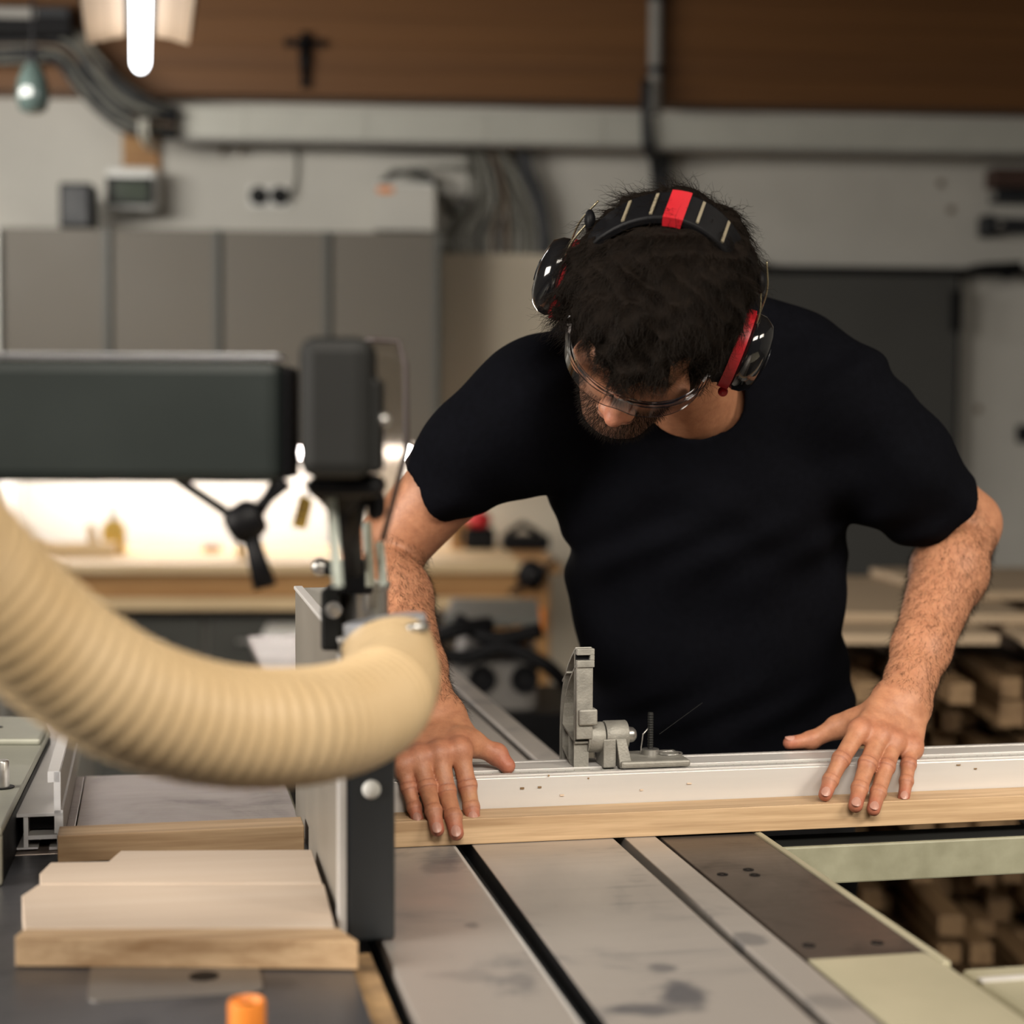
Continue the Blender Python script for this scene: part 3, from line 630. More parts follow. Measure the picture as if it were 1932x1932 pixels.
# orange push stick end at the bottom edge
ps = thing('push_stick', Wz(465, 1932, ZT), 'orange plastic tube end with a dark hollow at the bottom edge', 'push stick')
c_ = W(466, 1886, 1.20); R_ = Matrix.Translation(c_) @ Matrix.Rotation(pi, 4, 'X')
s_ = 1.20 / FPX
obj('tube_body', G().lathe([(27 * s_, .030), (27 * s_, .001), (30 * s_, 0), (34 * s_, .0006), (36 * s_, .003), (36 * s_, c_.z - ZT), (26 * s_, c_.z - ZT)], R_), mt_orange, ps, smooth=50)
obj('hollow', G().lathe([(0, .005), (26.8 * s_, .005), (26.8 * s_, .029), (0, .029)], R_), mt_black, ps)  # black plug paints the shade inside the tube mouth
# rip fence profile (far left)
rf = thing('rip_fence', mo(-.59, .3, ZT), 'white aluminium rip fence profile, cut end facing the front at left', 'fence')
VF = .058
def up(x, y): p = TMI @ Wv(x, y, VF); return p.x, p.z
def pb(x0, y0, x1, y1, name, end=.75, v0=0.0):
    (a, b), (c, d) = up(x0, y1), up(x1, y0)
    g = mbox(a, c, VF + v0, VF + end, b, d); return g
for (x0, y0, x1, y1) in ((90, 1455, 112, 1476), (102, 1456, 114, 1534), (103, 1528, 119, 1572), (27, 1533, 119, 1542), (45, 1542, 53, 1600), (108, 1570, 116, 1602), (53, 1574, 112, 1584), (30, 1598, 72, 1603), (93, 1597, 114, 1603), (28, 1541, 31, 1600)):
    g = pb(x0, y0, x1, y1, '', .75); o = obj('profile_wall', g, mt_alu, rf)
    g2 = pb(x0, y0, x1, y1, '', .0, -.0012); o2 = obj('cut_face', g2, mt_alucut, rf)
obj('inner_web', pb(54, 1543, 108, 1573, '', .7, .02), mt_black, rf)
# rip fence carriage
rc = thing('fence_carriage', mo(-.7, .2, ZT), 'grey green cast fence carriage with steel stud at the left edge', 'carriage')
ZP = ZT + .055
P = [m_uv(x, y, ZP) for x, y in ((3, 1562), (95, 1378), (88, 1361), (-120, 1361), (-220, 1562))]
g = G(); g.prism([(p.x, p.y, ZP - .008) for p in P], (0, 0, .008), TM); obj('carriage_plate', g, mt_greyplate, rc, bevel=.002)
P2 = [m_uv(x, y, ZP + .004) for x, y in ((76, 1400), (90, 1372), (84, 1358), (-120, 1356), (-120, 1400))]
g = G(); g.prism([(p.x, p.y, ZP) for p in P2], (0, 0, .008), TM); obj('raised_pad', g, mt_greyplate, rc, bevel=.003)
a = m_uz(3, 1562, P[0].y)
obj('front_web', mbox(P[4].x, P[0].x, P[0].y, P[0].y + .012, ZT, ZP - .008), mt_greyplate, rc, bevel=.002)
obj('side_web', G().prism([(P[0].x - .012, P[0].y + .013, ZT), (P[0].x, P[0].y + .013, ZT), (P[1].x, P[1].y, ZT), (P[1].x - .012, P[1].y, ZT)], (0, 0, ZP - .009 - ZT), TM), mt_black, rc)
p = m_uv(4, 1486, ZP); obj('steel_stud', G().lathe([(.0075, 0), (.0075, .027), (.006, .029)], TM @ Matrix.Translation((p.x, p.y, ZP))), mt_steel, rc, smooth=40)
obj('stud_washer', G().lathe([(.008, 0), (.0125, 0), (.0125, .0012), (.008, .0012)], TM @ Matrix.Translation((p.x, p.y, ZP))), mt_black, rc, smooth=40)
p = m_uv(-4, 1372, ZP + .008); obj('pad_hole', G().lathe([(0, 0), (.006, 0), (.006, .0006), (0, .0006)], TM @ Matrix.Translation((p.x, p.y, ZP + .008))), mt_black, rc)

# tall blade cover box
gd = thing('blade_cover', mo(-.3, -.1, ZT), 'tall narrow grey blade cover with black front post and silver edge', 'guard')
ZG = 1.155; zb0 = ZT + .0015
obj('side_panel', mbox(-.3200, -.3165, -.298, .170, ZT + .0015, ZG - .004), mt_grey if False else M('pale_grey_panel', (.27, .245, .21), .5, metal=.3, var=.06, s=6), gd)
obj('top_flange', mbox(-.3215, -.3120, -.298, .172, ZG - .004, ZG), mt_alu, gd, bevel=.001)
obj('rear_plate', mbox(-.3160, -.276, .166, .171, .93, ZG - .002), mt_grey, gd)
obj('right_panel', mbox(-.2790, -.2755, -.298, .165, .94, ZG - .03), mt_headpaint, gd)
obj('silver_edge', mbox(-.3230, -.3165, -.316, -.299, zb0 + .002, ZG - .012), mt_alu, gd, bevel=.001)
fp = obj('front_post', mbox(-.3160, -.2755, -.316, -.299, zb0, ZG - .012), M('post_paint', (.018, .021, .024), .38, var=.1), gd, bevel=.003)
c_ = TMI @ Wv(701, 1490, -.318)
obj('button_screw', G().lathe([(.0078, 0), (.0078, .002), (.005, .0045), (.0, .005)], TM @ Matrix.Translation((c_.x, -.316, c_.z)) @ Matrix.Rotation(pi / 2, 4, 'X')), mt_white, gd, smooth=60)
# standing inner guard plate between the box halves
obj('inner_rib', mbox(-.302, -.292, -.20, .10, 1.06, 1.13), mt_headpaint, gd)

# dust collector neck with rods over the box
dn = thing('dust_neck', W(690, 1190, 1.52), 'steel dust extraction neck with vertical rods above the blade cover', 'dust port')
T_ = Matrix.Translation(W(686, 1190, 1.5)); k = 1.5 / FPX
obj('neck_ring', G().lathe([(46 * k, -.012), (46 * k, 78 * k), (50 * k, 80 * k), (50 * k, 92 * k), (40 * k, 94 * k), (40 * k, 10 * k)], T_, 32), mt_steel, dn, smooth=40)
T2 = Matrix.Translation(W(632, 1190, 1.5)); obj('neck_bracket', G().box(-20 * k, 16 * k, -.03, .03, -30 * k, 84 * k, T2), mt_headpaint, dn, bevel=.003)
for (x, y0, y1, r) in ((634, 1100, 940, 10), (695, 1100, 985, 9), (719, 1098, 1022, 8.5)):
    dd = 1.24 if x < 650 else 1.42
    obj('steel_rod', G().tube([W(x + 2, y0 + 6, dd), W(x - 8 if x < 650 else x - 4, y0 - 60, dd), W(x - 15 if x < 650 else x - 5, y1, dd)] if False else [W(x + 4, y0 + 6, dd), W(x - 10 if x < 650 else x - 3, y1, dd)], r * dd / FPX, 14), mt_duct if False else M('zinc_rod', (.62, .68, .62), .35, metal=.3, bmp=0), dn, smooth=40)
obj('clamp_knob', G().ball(W(604, 1070, 1.45), .0075), mt_steel, dn, smooth=True)
obj('knob_stem', G().tube([W(604, 1070, 1.45), W(640, 1076, 1.45)], .006, 10), mt_black, dn, smooth=True)
obj('black_collar', G().box(-.011, .016, -.012, .012, -.022, .006, Matrix.Translation(W(668, 1070, 1.48))), mt_black, dn, bevel=.002)
obj('set_screw', G().lathe([(.007, 0), (.007, .004), (.003, .005)], Matrix.Translation(W(630, 1150, 1.46)) @ Matrix.Rotation(pi / 2, 4, 'X')), mt_steel, dn, smooth=40)

# overhead arm with head block
oa = thing('overhead_arm', W(250, 915, 1.2), 'thick dark grey overhead arm reaching in at the left', 'machine arm')
def fb(px0, py0, px1, py1, d, th, rot=0):
    p, q = W(px0, py0, d), W(px1, py1, d); c_ = (p + q) / 2
    return G().box(-(q.x - p.x) / 2, (q.x - p.x) / 2, 0, th, -(p.z - q.z) / 2, (p.z - q.z) / 2, Matrix.Translation((c_.x, d, c_.z)) @ Matrix.Rotation(rot, 4, 'Z'))
obj('arm_tube', fb(-1100, 672, 527, 912, 1.20, .07), mt_armpaint, oa, bevel=.008)
obj('arm_top_highlight', fb(-1100, 659, 525, 675, 1.203, .05), M('painted_highlight', (.33, .34, .36), .35, metal=.6), oa, bevel=.002)  # pale strip paints the specular line on the arm's top edge
obj('end_cap', fb(528, 690, 549, 905, 1.21, .05), mt_black, oa, bevel=.004)
hb = thing('arm_head', W(635, 900, 1.2), 'charcoal head block at the end of the overhead arm', 'machine head')
obj('head_housing', fb(562, 634, 700, 903, 1.19, .06), mt_headpaint, hb, bevel=.010)
obj('head_side', fb(690, 712, 716, 895, 1.20, .05), mt_headpaint, hb, bevel=.004)
obj('side_screw', G().ball(W(724, 792, 1.21), .0045), mt_steel, hb, smooth=True)
g = G(); g.lathe([(.008, 0), (.014, .008), (.022, .014), (.026, .022)], Matrix.Translation(W(640, 968, 1.26)), 20)
obj('chuck', g, mt_black, hb, smooth=40)
obj('spindle', G().tube([W(668, 905, 1.28), W(660, 1000, 1.34), W(668, 1075, 1.44)], [.013, .009, .007], 12), mt_black, hb, smooth=True)
obj('spindle_housing', fb(575, 898, 722, 940, 1.215, .05), mt_black, hb, bevel=.01)
obj('hinge_block', fb(690, 930, 722, 985, 1.26, .04), mt_black, hb, bevel=.008)
tg = thing('hanging_tag', W(566, 935, 1.25), 'yellow brown tag hanging under the head block', 'tag')
a, b_, c_, d_ = W(566, 932, 1.25), W(590, 944, 1.25), W(577, 999, 1.25), W(551, 994, 1.25)
obj('tag_card', G().prism([a, b_, c_, d_], (0, .0012, 0)), mt_yellow, tg)
obj('tag_string', G().tube([W(578, 937, 1.25), W(590, 905, 1.26)], .0008, 5), mt_black, tg)
g = G()
for j in range(3): g.prism([W(562 - j * 4, 952 + j * 12, 1.2495), W(580 - j * 4, 956 + j * 12, 1.2495), W(579 - j * 4, 959 + j * 12, 1.2495), W(561 - j * 4, 955 + j * 12, 1.2495)], (0, .0004, 0))
obj('printed_marks', g, mt_dust, tg)
# clamping lever
lv = thing('clamp_lever', W(460, 990, 1.22), 'black clamping lever with round hub hanging under the arm', 'lever')
obj('lever_rod', G().tube([W(335, 905, 1.22), W(440, 975, 1.22)], .0035, 10), mt_black, lv, smooth=True)
g = G().lathe([(.010, -.012), (.0135, -.008), (.0145, .006), (.011, .012)], Matrix.Translation(W(462, 985, 1.22)) @ Matrix.Rotation(radians(60), 4, 'Y'), 12); obj('hub', g, mt_black, lv, smooth=50)
obj('lever_arm', G().tube([W(470, 1000, 1.22), W(486, 1060, 1.22), W(500, 1108, 1.22)], [.006, .007, .0085], 12), mt_black, lv, smooth=True)
obj('link_arm', G().tube([W(478, 975, 1.22), W(505, 940, 1.22), W(535, 905, 1.22)], [.006, .0045, .008], 10), mt_black, lv, smooth=True)
# clear guard plate hanging behind the head
gp = thing('guard_plate', W(735, 1000, 1.36), 'see through guard plate with dark rim beside the head block', 'guard')
out = [(690, 636), (757, 640), (768, 690), (769, 850), (724, 1022), (712, 1150), (690, 1150)]
o3 = [W(x, y, 1.36) for x, y in out]
obj('clear_sheet', G().prism(o3, (0, .0025, 0)), mt_plex, gp)
g = G(); path = [W(x, y, 1.359) for x, y in ((690, 641), (752, 644), (765, 690), (767, 850), (722, 1020))]
g.tube(catmull(path[:2], 2) + path[2:], .0024, 8); obj('dark_rim', g, M('dark_brown_rim', (.04, .028, .026), .5), gp, smooth=True)

# ------------------------------------------------------------------ boards
def board(pxs, z, th, lab, m=mt_birch2, name='notched_board'):
    P = [m_uv(x, y, z) for x, y in pxs]
    for p in P:
        if p.y > -.318: p.x = min(p.x, -.3235)
    # counter-clockwise order
    A = sum(P[i].x * P[(i + 1) % len(P)].y - P[(i + 1) % len(P)].x * P[i].y for i in range(len(P)))
    if A < 0: P.reverse()
    g = G().prism([(p.x, p.y, z - th) for p in P], (0, 0, th), TM)
    return tag(obj(name, g, m, bevel=.0008), lab, 'board')
zt_ = ZT + .0235
board([(29, 1770), (29, 1766), (45, 1753), (640, 1751), (676, 1776)], zt_, .023, 'pale maple board in front, its long edge facing the picture bottom', mt_birch)
board([(46, 1750), (41, 1690), (72, 1669), (612, 1668), (632, 1749)], zt_, .023, 'pale maple board with cut corner, middle of the three at left')
board([(76, 1667), (75, 1648), (96, 1627), (205, 1625), (228, 1605), (588, 1603), (608, 1666)], zt_, .023, 'pale maple board with stepped notched end, rearmost of the three at left')
tag(obj('sawn_batten', mbox(-.567, -.3245, .004, .045, ZT + .0002, ZT + .027), mt_birch, bevel=.0008), 'sawn off batten lying left of the blade cover, behind the notched boards', 'batten')
tag(obj('long_batten', mbox(-.234, 1.10, .002, .045, ZT + .0005, ZT + .0275), mt_birch, bevel=.0008), 'long pale wood batten held by both hands against the crosscut fence', 'batten')

# ------------------------------------------------------------------ crosscut fence
cf = thing('crosscut_fence', mo(.4, .08, ZT), 'long light aluminium crosscut fence under the man\'s hands', 'fence')
FZ = .963
u0, u1 = -.232, 1.2
obj('front_face', mbox(u0, u1, .046, .052, ZT + .003, FZ - .0035), mt_alu, cf, bevel=.001)
obj('top_front', mbox(u0, u1, .0475, .058, FZ - .0035, FZ - .001), mt_alu, cf, bevel=.0005)
obj('scale_strip', mbox(u0, u1, .0582, .066, FZ - .006, FZ - .0022), mt_duct, cf)
g = G()
for i in range(240):
    uu = u0 + .003 + i * .005; g.box(uu, uu + .0006, .0592, .0592 + (.005 if i % 2 == 0 else .003), FZ - .0022, FZ - .0020, TM)
o = obj('scale_marks', g, mt_black, cf); o['kind'] = 'stuff'
obj('groove', mbox(u0, u1, .0662, .0695, FZ - .02, FZ - .008), mt_black, cf)
obj('top_middle', mbox(u0, u1, .0697, .106, FZ - .005, FZ), mt_alu, cf, bevel=.0006)
obj('rear_groove', mbox(u0, u1, .1062, .1105, FZ - .02, FZ - .006), mt_black, cf)
obj('rear_lip', mbox(u0, u1, .1107, .1185, FZ - .005, FZ), mt_alu, cf, bevel=.0006)
obj('inner_core', mbox(u0, u1, .0525, .1175, ZT + .005, FZ - .0205), mt_grey, cf)
obj('end_cap', mbox(u0 - .002, u0 - .0003, .046, .118, ZT + .003, FZ - .001), mt_black, cf)
random.seed(5)
CL = ['broad brown chip low on the fence face near the left hand', 'pale chip on the fence face just left of the flip stop', 'tiny chip left of the broad brown chip on the fence', 'small dark chip high on the fence beside the flip stop', 'small chip on the fence below the flip stop base', 'orange chip on the fence right of the right hand', 'upright scratch like chip on the fence, rightmost', 'small chip below the flip stop bracket', 'fine chip under the arm of the flip stop']
for i in range(9):
    x, y = [(1018, 1485), (1060, 1500), (985, 1487), (1035, 1463), (1300, 1478), (1808, 1443), (1840, 1450), (1210, 1490), (1110, 1468)][i]
    p = TMI @ Wv(x, y, .046); w_, h_ = random.uniform(.0008, .0026), random.uniform(.0005, .0010)
    tag(obj('wood_chip', mbox(p.x - w_, p.x + w_, .0448, .0459, p.z - h_, p.z + h_), mt_birch2 if i % 3 == 1 else mt_dust), CL[i], 'wood chip', 'wood chips on the fence')

# flip stop on the fence
fs = thing('flip_stop', mo(.07, .09, FZ), 'grey cast flip stop with curved arm standing up on the fence', 'fence stop')
V0 = .052
def su(x, y, v=V0): p = TMI @ Wv(x, y, v); return p.x, p.z
ua, _ = su(1088, 1300, .06); ub, _ = su(1119, 1300, .06); _, za = su(1100, 1224, .06); _, zm = su(1100, 1338, .06); _, zlow = su(1100, 1395, .06)
wu = ub - ua
# arm column with head, ribs in the v-z plane
obj('arm_column', mbox(ua, ub, .060, .066, zlow, za - .018), mt_cast, fs, bevel=.001)
hd = G(); z0s, z1s = su(1100, 1246, .06)[1], su(1100, 1236, .06)[1]; uc = ua + wu * .62
hd.box(ua, ub + .001, .058, .066, su(1100, 1259, .06)[1], z0s, TM); hd.box(ua, ub + .001, .058, .066, z1s, za, TM); hd.box(uc + .003, ub + .001, .058, .066, z0s, z1s, TM)
obj('arm_head', hd, mt_cast, fs, bevel=.0006)
obj('head_slot', mbox(ua, uc + .003, .064, .0665, z0s, z1s), mt_black, fs)
def dprof(vz, r=.0011, wd=wu * .98):
    g = G()
    for (a, b), (c, d) in zip(vz[:-1], vz[1:]):
        L = sqrt((c - a) ** 2 + (d - b) ** 2) or 1e-6; nx, nz = -(d - b) / L * r, (c - a) / L * r
        g.prism([(ua, a + nx, b + nz), (ua, c + nx, d + nz), (ua, c - nx, d - nz), (ua, a - nx, b - nz)], (wd, 0, 0), TM)
    return g
H = za - (FZ - .03); zB = FZ - .03
outer = [(.066 + .072 * (1 - (t / 10) ** 2.6), zB + H * (.30 + .70 * (t / 10) ** .9) if t else zB + H * .30) for t in range(0, 11)]
obj('outer_rib', dprof([(.138, zB)] + outer), mt_cast, fs)
inner = [(.066 + .060 * (1 - (t / 10) ** 2.2), zB + H * (.38 + .50 * (t / 10))) for t in range(0, 11)]
obj('inner_rib', dprof([(.126, zB)] + inner), mt_cast, fs)
obj('web_rib', dprof([(.066, zB + H * .36), (.126, zB + H * .42)]), mt_cast, fs); obj('web_rib', dprof([(.066, zB + H * .16), (.126, zB + H * .26)]), mt_cast, fs)
obj('web_rib', dprof([(.096, zB + H * .20), (.096, zB + H * .39)]), mt_cast, fs); obj('web_rib', dprof([(.108, zB + H * .80), (.128, zB + H * .72)]), mt_cast, fs)
obj('rear_column', dprof([(.0715, zB), (.0715, za - .004)], .0012, wu * .9), mt_cast, fs)
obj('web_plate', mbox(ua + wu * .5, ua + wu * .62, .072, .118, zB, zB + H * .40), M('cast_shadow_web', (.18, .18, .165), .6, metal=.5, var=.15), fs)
# lower step
zs0 = su(1100, 1342, .058)[1]; zs1 = su(1100, 1362, .058)[1]
obj('arm_step', mbox(ua + .002, su(1128, 1350, .056)[0], .056, .072, zs1 - .004, zs0 + .002), mt_cast, fs, bevel=.002)
# pivot bosses (axis along u)
def ucyl(x0, x1, cy, v, r, pr=None):
    a, z = su(x0, cy, v); c, _ = su(x1, cy, v)
    T_ = TM @ Matrix.Translation((a, v, z)) @ Matrix.Rotation(pi / 2, 4, 'Y')
    return G().lathe(pr or [(r * .96, 0), (r, .0008), (r, c - a - .0008), (r * .96, c - a)], T_, 30), (a + c) / 2, z
g, _, zp = ucyl(1108, 1137, 1391, .078, .0165); obj('pivot_boss', g, mt_cast, fs, smooth=40)
g, _, _ = ucyl(1105, 1108.5, 1391, .078, .0165, [(.0105, 0), (.0165, 0), (.0165, .0016), (.0105, .0016)]); obj('boss_rim', g, mt_cast, fs)
g, _, _ = ucyl(1139, 1181, 1388, .078, .0165); obj('bracket_boss', g, mt_cast, fs, smooth=40)
a0, _ = su(1139, 1440, .06); a1, _ = su(1163, 1440, .06); a2, _ = su(1181, 1440, .06); b1, _ = su(1192, 1440, .06)
obj('bracket_leg', mbox(a0, a1, .061, .094, FZ, zp), mt_cast, fs, bevel=.001)
g = G().prism([(a1 - .0002, .060, zp), (a2, .060, zp), (b1, .054, FZ), (a1 + .003, .054, FZ)], (0, .034, 0), TM); obj('bracket_gusset', g, mt_cast, fs, bevel=.0006)
e1, _ = su(1301, 1430, .055)
g = G().prism([(a1 + .003, .050, FZ + .0003), (e1, .050, FZ + .0003), (e1 - .004, .058, FZ + .0095), (b1 - .002, .058, FZ + .0095)], (0, .05, 0), TM)
obj('base_plate', mbox(a1 + .003, e1, .050, .112, FZ + .0003, FZ + .008), mt_cast, fs, bevel=.0025)
a, z = su(1183, 1386, .078); obj('dome_nut', G().lathe([(.0085, 0), (.0085, .004), (.0078, .007), (.005, .0098), (.0, .011)], TM @ Matrix.Translation((a, .078, z)) @ Matrix.Rotation(pi / 2, 4, 'Y')), mt_steel, fs, smooth=60)
a, z = su(1227, 1408, .088)
obj('stud_collar', G().lathe([(.0095, 0), (.0095, .006), (.007, .0065)], TM @ Matrix.Translation((a, .088, FZ + .008))), mt_steel, fs, smooth=40)
obj('threaded_stud', G().lathe([(.0034, 0)] + [(.0034 - .0005 * (i % 2), .001 + i * .0014) for i in range(27)] + [(.0028, .040)], TM @ Matrix.Translation((a, .088, FZ + .0145)), 12), mt_headpaint, fs)
obj('lever_wire', G().tube([TM @ Vector((a - .002, .088, FZ + .038)), TM @ Vector((a - .0085, .088, FZ + .030)), TM @ Vector((a - .0105, .088, FZ + .016)), TM @ Vector((a - .0108, .088, FZ + .009))], .0007, 6), mt_steel, fs, smooth=True)
a, z = su(1265, 1412, .085)
obj('key_ring', G().tube([TM @ Vector((a + .013 * cos(2 * pi * i / 20), .085 + .011 * sin(2 * pi * i / 20), FZ + .009)) for i in range(21)], .0008, 6), mt_steel, fs, smooth=True)
# taut thread towards the right
tag(obj('thin_wire', G().tube([TM @ Vector((a - .012, .088, FZ + .03)), Wv(1325, 1326, .12)], .00025, 5), mt_headpaint), 'hair thin loose wire rising from the flip stop stud', 'wire')

# ------------------------------------------------------------------ corrugated dust hose
hp = [(-700, 470, .90), (-430, 720, .94), (-190, 940, .98), (-60, 1072, 1.02), (80, 1208, 1.06), (230, 1312, 1.10), (400, 1366, 1.15), (550, 1372, 1.20), (650, 1355, 1.26), (710, 1325, 1.315), (738, 1282, 1.36), (736, 1243, 1.385), (729, 1214, 1.395)]
cen = catmull([W(*p) for p in hp], 40)
# resample by arc length
cum = [0]
for a, b_ in zip(cen[:-1], cen[1:]): cum.append(cum[-1] + (b_ - a).length)
def at_len(s):
    i = min(max(np.searchsorted(cum, s) - 1, 0), len(cen) - 2); t = (s - cum[i]) / max(cum[i + 1] - cum[i], 1e-9); return cen[i].lerp(cen[i + 1], t)
pitch = .0118; N = int(cum[-1] / pitch * 10); pts = []; rr = []
for i in range(N + 1):
    s_ = cum[-1] * i / N; pts.append(at_len(s_)); rr.append(.0407 - .0042 * max(0, i / N - .86) / .14 + .0010 * cos(2 * pi * s_ / pitch) * (1 if i / N < .9 else .3))
hs = thing('dust_hose', cen[-1], 'beige ribbed dust extraction hose curving through the left foreground', 'hose')
obj('hose_wall', G().tube(pts, rr, 40, cap=False), mt_hose, hs, smooth=True)
Rn = (cen[-1] - cen[-6]).to_track_quat('Z', 'Y').to_matrix().to_4x4()
tip = W(727, 1183, 1.40); Tt = Matrix.Translation(tip) @ Matrix.Rotation(radians(-8), 4, 'Y')
obj('hose_clamp', G().lathe([(.031, -.006), (.0335, -.005), (.0335, .006), (.031, .007)], Tt, 36), M('clamp_band', (.75, .77, .82), .3, metal=.5, bmp=0), hs, smooth=40)
obj('hose_cuff', G().lathe([(.036, -.030), (.034, -.018), (.0312, -.005), (.0312, .004), (.027, .005)], Tt, 36), mt_hose, hs, smooth=60)
obj('clamp_screw', G().tube([Tt @ Vector((.02, -.036, 0)), Tt @ Vector((.036, -.03, 0))], .004, 10), mt_steel, hs, smooth=True)
# ceiling tube fixture in view
fx = thing('tube_lamp', W(265, 100, 4.3), 'hanging fluorescent lamp with pale slatted reflectors at the top left', 'lamp')
e = W(265, 128, 4.25); dv = Vector((-sin(TH) * .15, -1, .02)).normalized()
def fx_dir(px, py, px2, py2, d1, d2): return W(px, py, d1), W(px2, py2, d2)
A = W(265, 124, 4.25); B = W(267, -200, 0.0 + (A.z - CAM.z) / ((W(267, -200, 1).z - CAM.z)))
obj('tube', G().tube([A, A.lerp(B, .03), B], [.017, .021, .021], 16), mt_tube, fx, smooth=True)
def quadslab(c, th, name, m):
    obj(name, G().prism(c, (0, 0, th)), m, fx)
dz = .055; Bf = B
def row(px, t, up_=dz):
    # point beside the tube: px offset measured at the far end, along the lamp
    sxw = (px - 265) * 4.25 / FPX; p = A.lerp(Bf, t); return Vector((p.x + sxw, p.y, p.z + up_))
for (x0, x1, x2) in ((166, 205, 236), (355, 327, 294)):
    quadslab([row(x0, 0, .050), row(x0, 1, .050), row(x1, 1, .06), row(x1, 0, .06)], .003, 'reflector_wing', mt_refl)
    quadslab([row(x1 + (1 if x1 < 265 else -1), 0, .062), row(x1 + (1 if x1 < 265 else -1), 1, .062), row(x2, 1, .068), row(x2, 0, .068)], .003, 'reflector_wing', mt_refl)
obj('lamp_housing', G().prism([row(240, -.005, .066), row(240, 1, .066), row(290, 1, .066), row(290, -.005, .066)], (0, 0, .05)), mt_black, fx)
obj('lamp_shroud', G().prism([row(160, -.004, .074), row(160, 1, .074), row(362, 1, .074), row(362, -.004, .074)], (0, 0, .01)), mt_black, fx)
obj('tube_socket', G().box(-.012, .012, 0, .012, -.02, .08, Matrix.Translation(A)), mt_black, fx)
for t in (.1, .9): p = row(265, t, .116); obj('suspension_rod', G().tube([p, (p.x, p.y, 3.02)], .004, 6), mt_black, fx)
# ------------------------------------------------------------------ signed distance modelling for the man
def A3(p): return np.array([p[0], p[1], p[2]], dtype=np.float64)
class RC_:                                   # tapered capsule
    def __init__(s, a, b, r1, r2): s.a, s.b, s.r1, s.r2 = A3(a), A3(b), r1, r2; s.ba = s.b - s.a; s.L = max(s.ba @ s.ba, 1e-9)
    def d(s, P):
        t = np.clip(((P - s.a) @ s.ba) / s.L, 0, 1); q = P - s.a - t[:, None] * s.ba
        return np.sqrt((q * q).sum(1)) - (s.r1 + (s.r2 - s.r1) * t)
class EL:                                    # ellipsoid; axes = rows of R
    def __init__(s, c, r, R=None): s.c, s.r = A3(c), np.array(r, float); s.R = np.eye(3) if R is None else np.array(R, float)
    def d(s, P):
        q = (P - s.c) @ s.R.T; k0 = np.sqrt(((q / s.r) ** 2).sum(1)); k1 = np.sqrt(((q / s.r ** 2) ** 2).sum(1))
        return k0 * (k0 - 1) / np.maximum(k1, 1e-9)
class U:                                     # smooth union
    def __init__(s, k, *ch): s.k, s.ch = k, ch
def smin(a, b, k):
    if k <= 0: return np.minimum(a, b)
    h = np.maximum(k - np.abs(a - b), 0) / k; return np.minimum(a, b) - h * h * k * .25
class SUB:
    def __init__(s, a, b, k=.003): s.a, s.b, s.k = a, b, k
class CUT:                                   # keep the side where f(P) < 0
    def __init__(s, a, f, k=.0): s.a, s.f, s.k = a, f, k
class OFF:
    def __init__(s, a, f): s.a, s.f = a, f
def ev(n, P, c, rad):
    if hasattr(n, 'd'):
        if n.d(c[None])[0] > rad * 1.35 + .07: return None
        return n.d(P)
    if isinstance(n, U):
        r = None
        for x in n.ch:
            e = ev(x, P, c, rad)
            if e is not None: r = e if r is None else smin(r, e, n.k)
        return r
    if isinstance(n, SUB):
        a = ev(n.a, P, c, rad)
        if a is None: return None
        b = ev(n.b, P, c, rad)
        return a if b is None else -smin(-a, b, n.k)
    if isinstance(n, CUT):
        a = ev(n.a, P, c, rad)
        return None if a is None else -smin(-a, -n.f(P), n.k)
    if isinstance(n, OFF):
        a = ev(n.a, P, c, rad)
        return None if a is None else a + n.f(P)
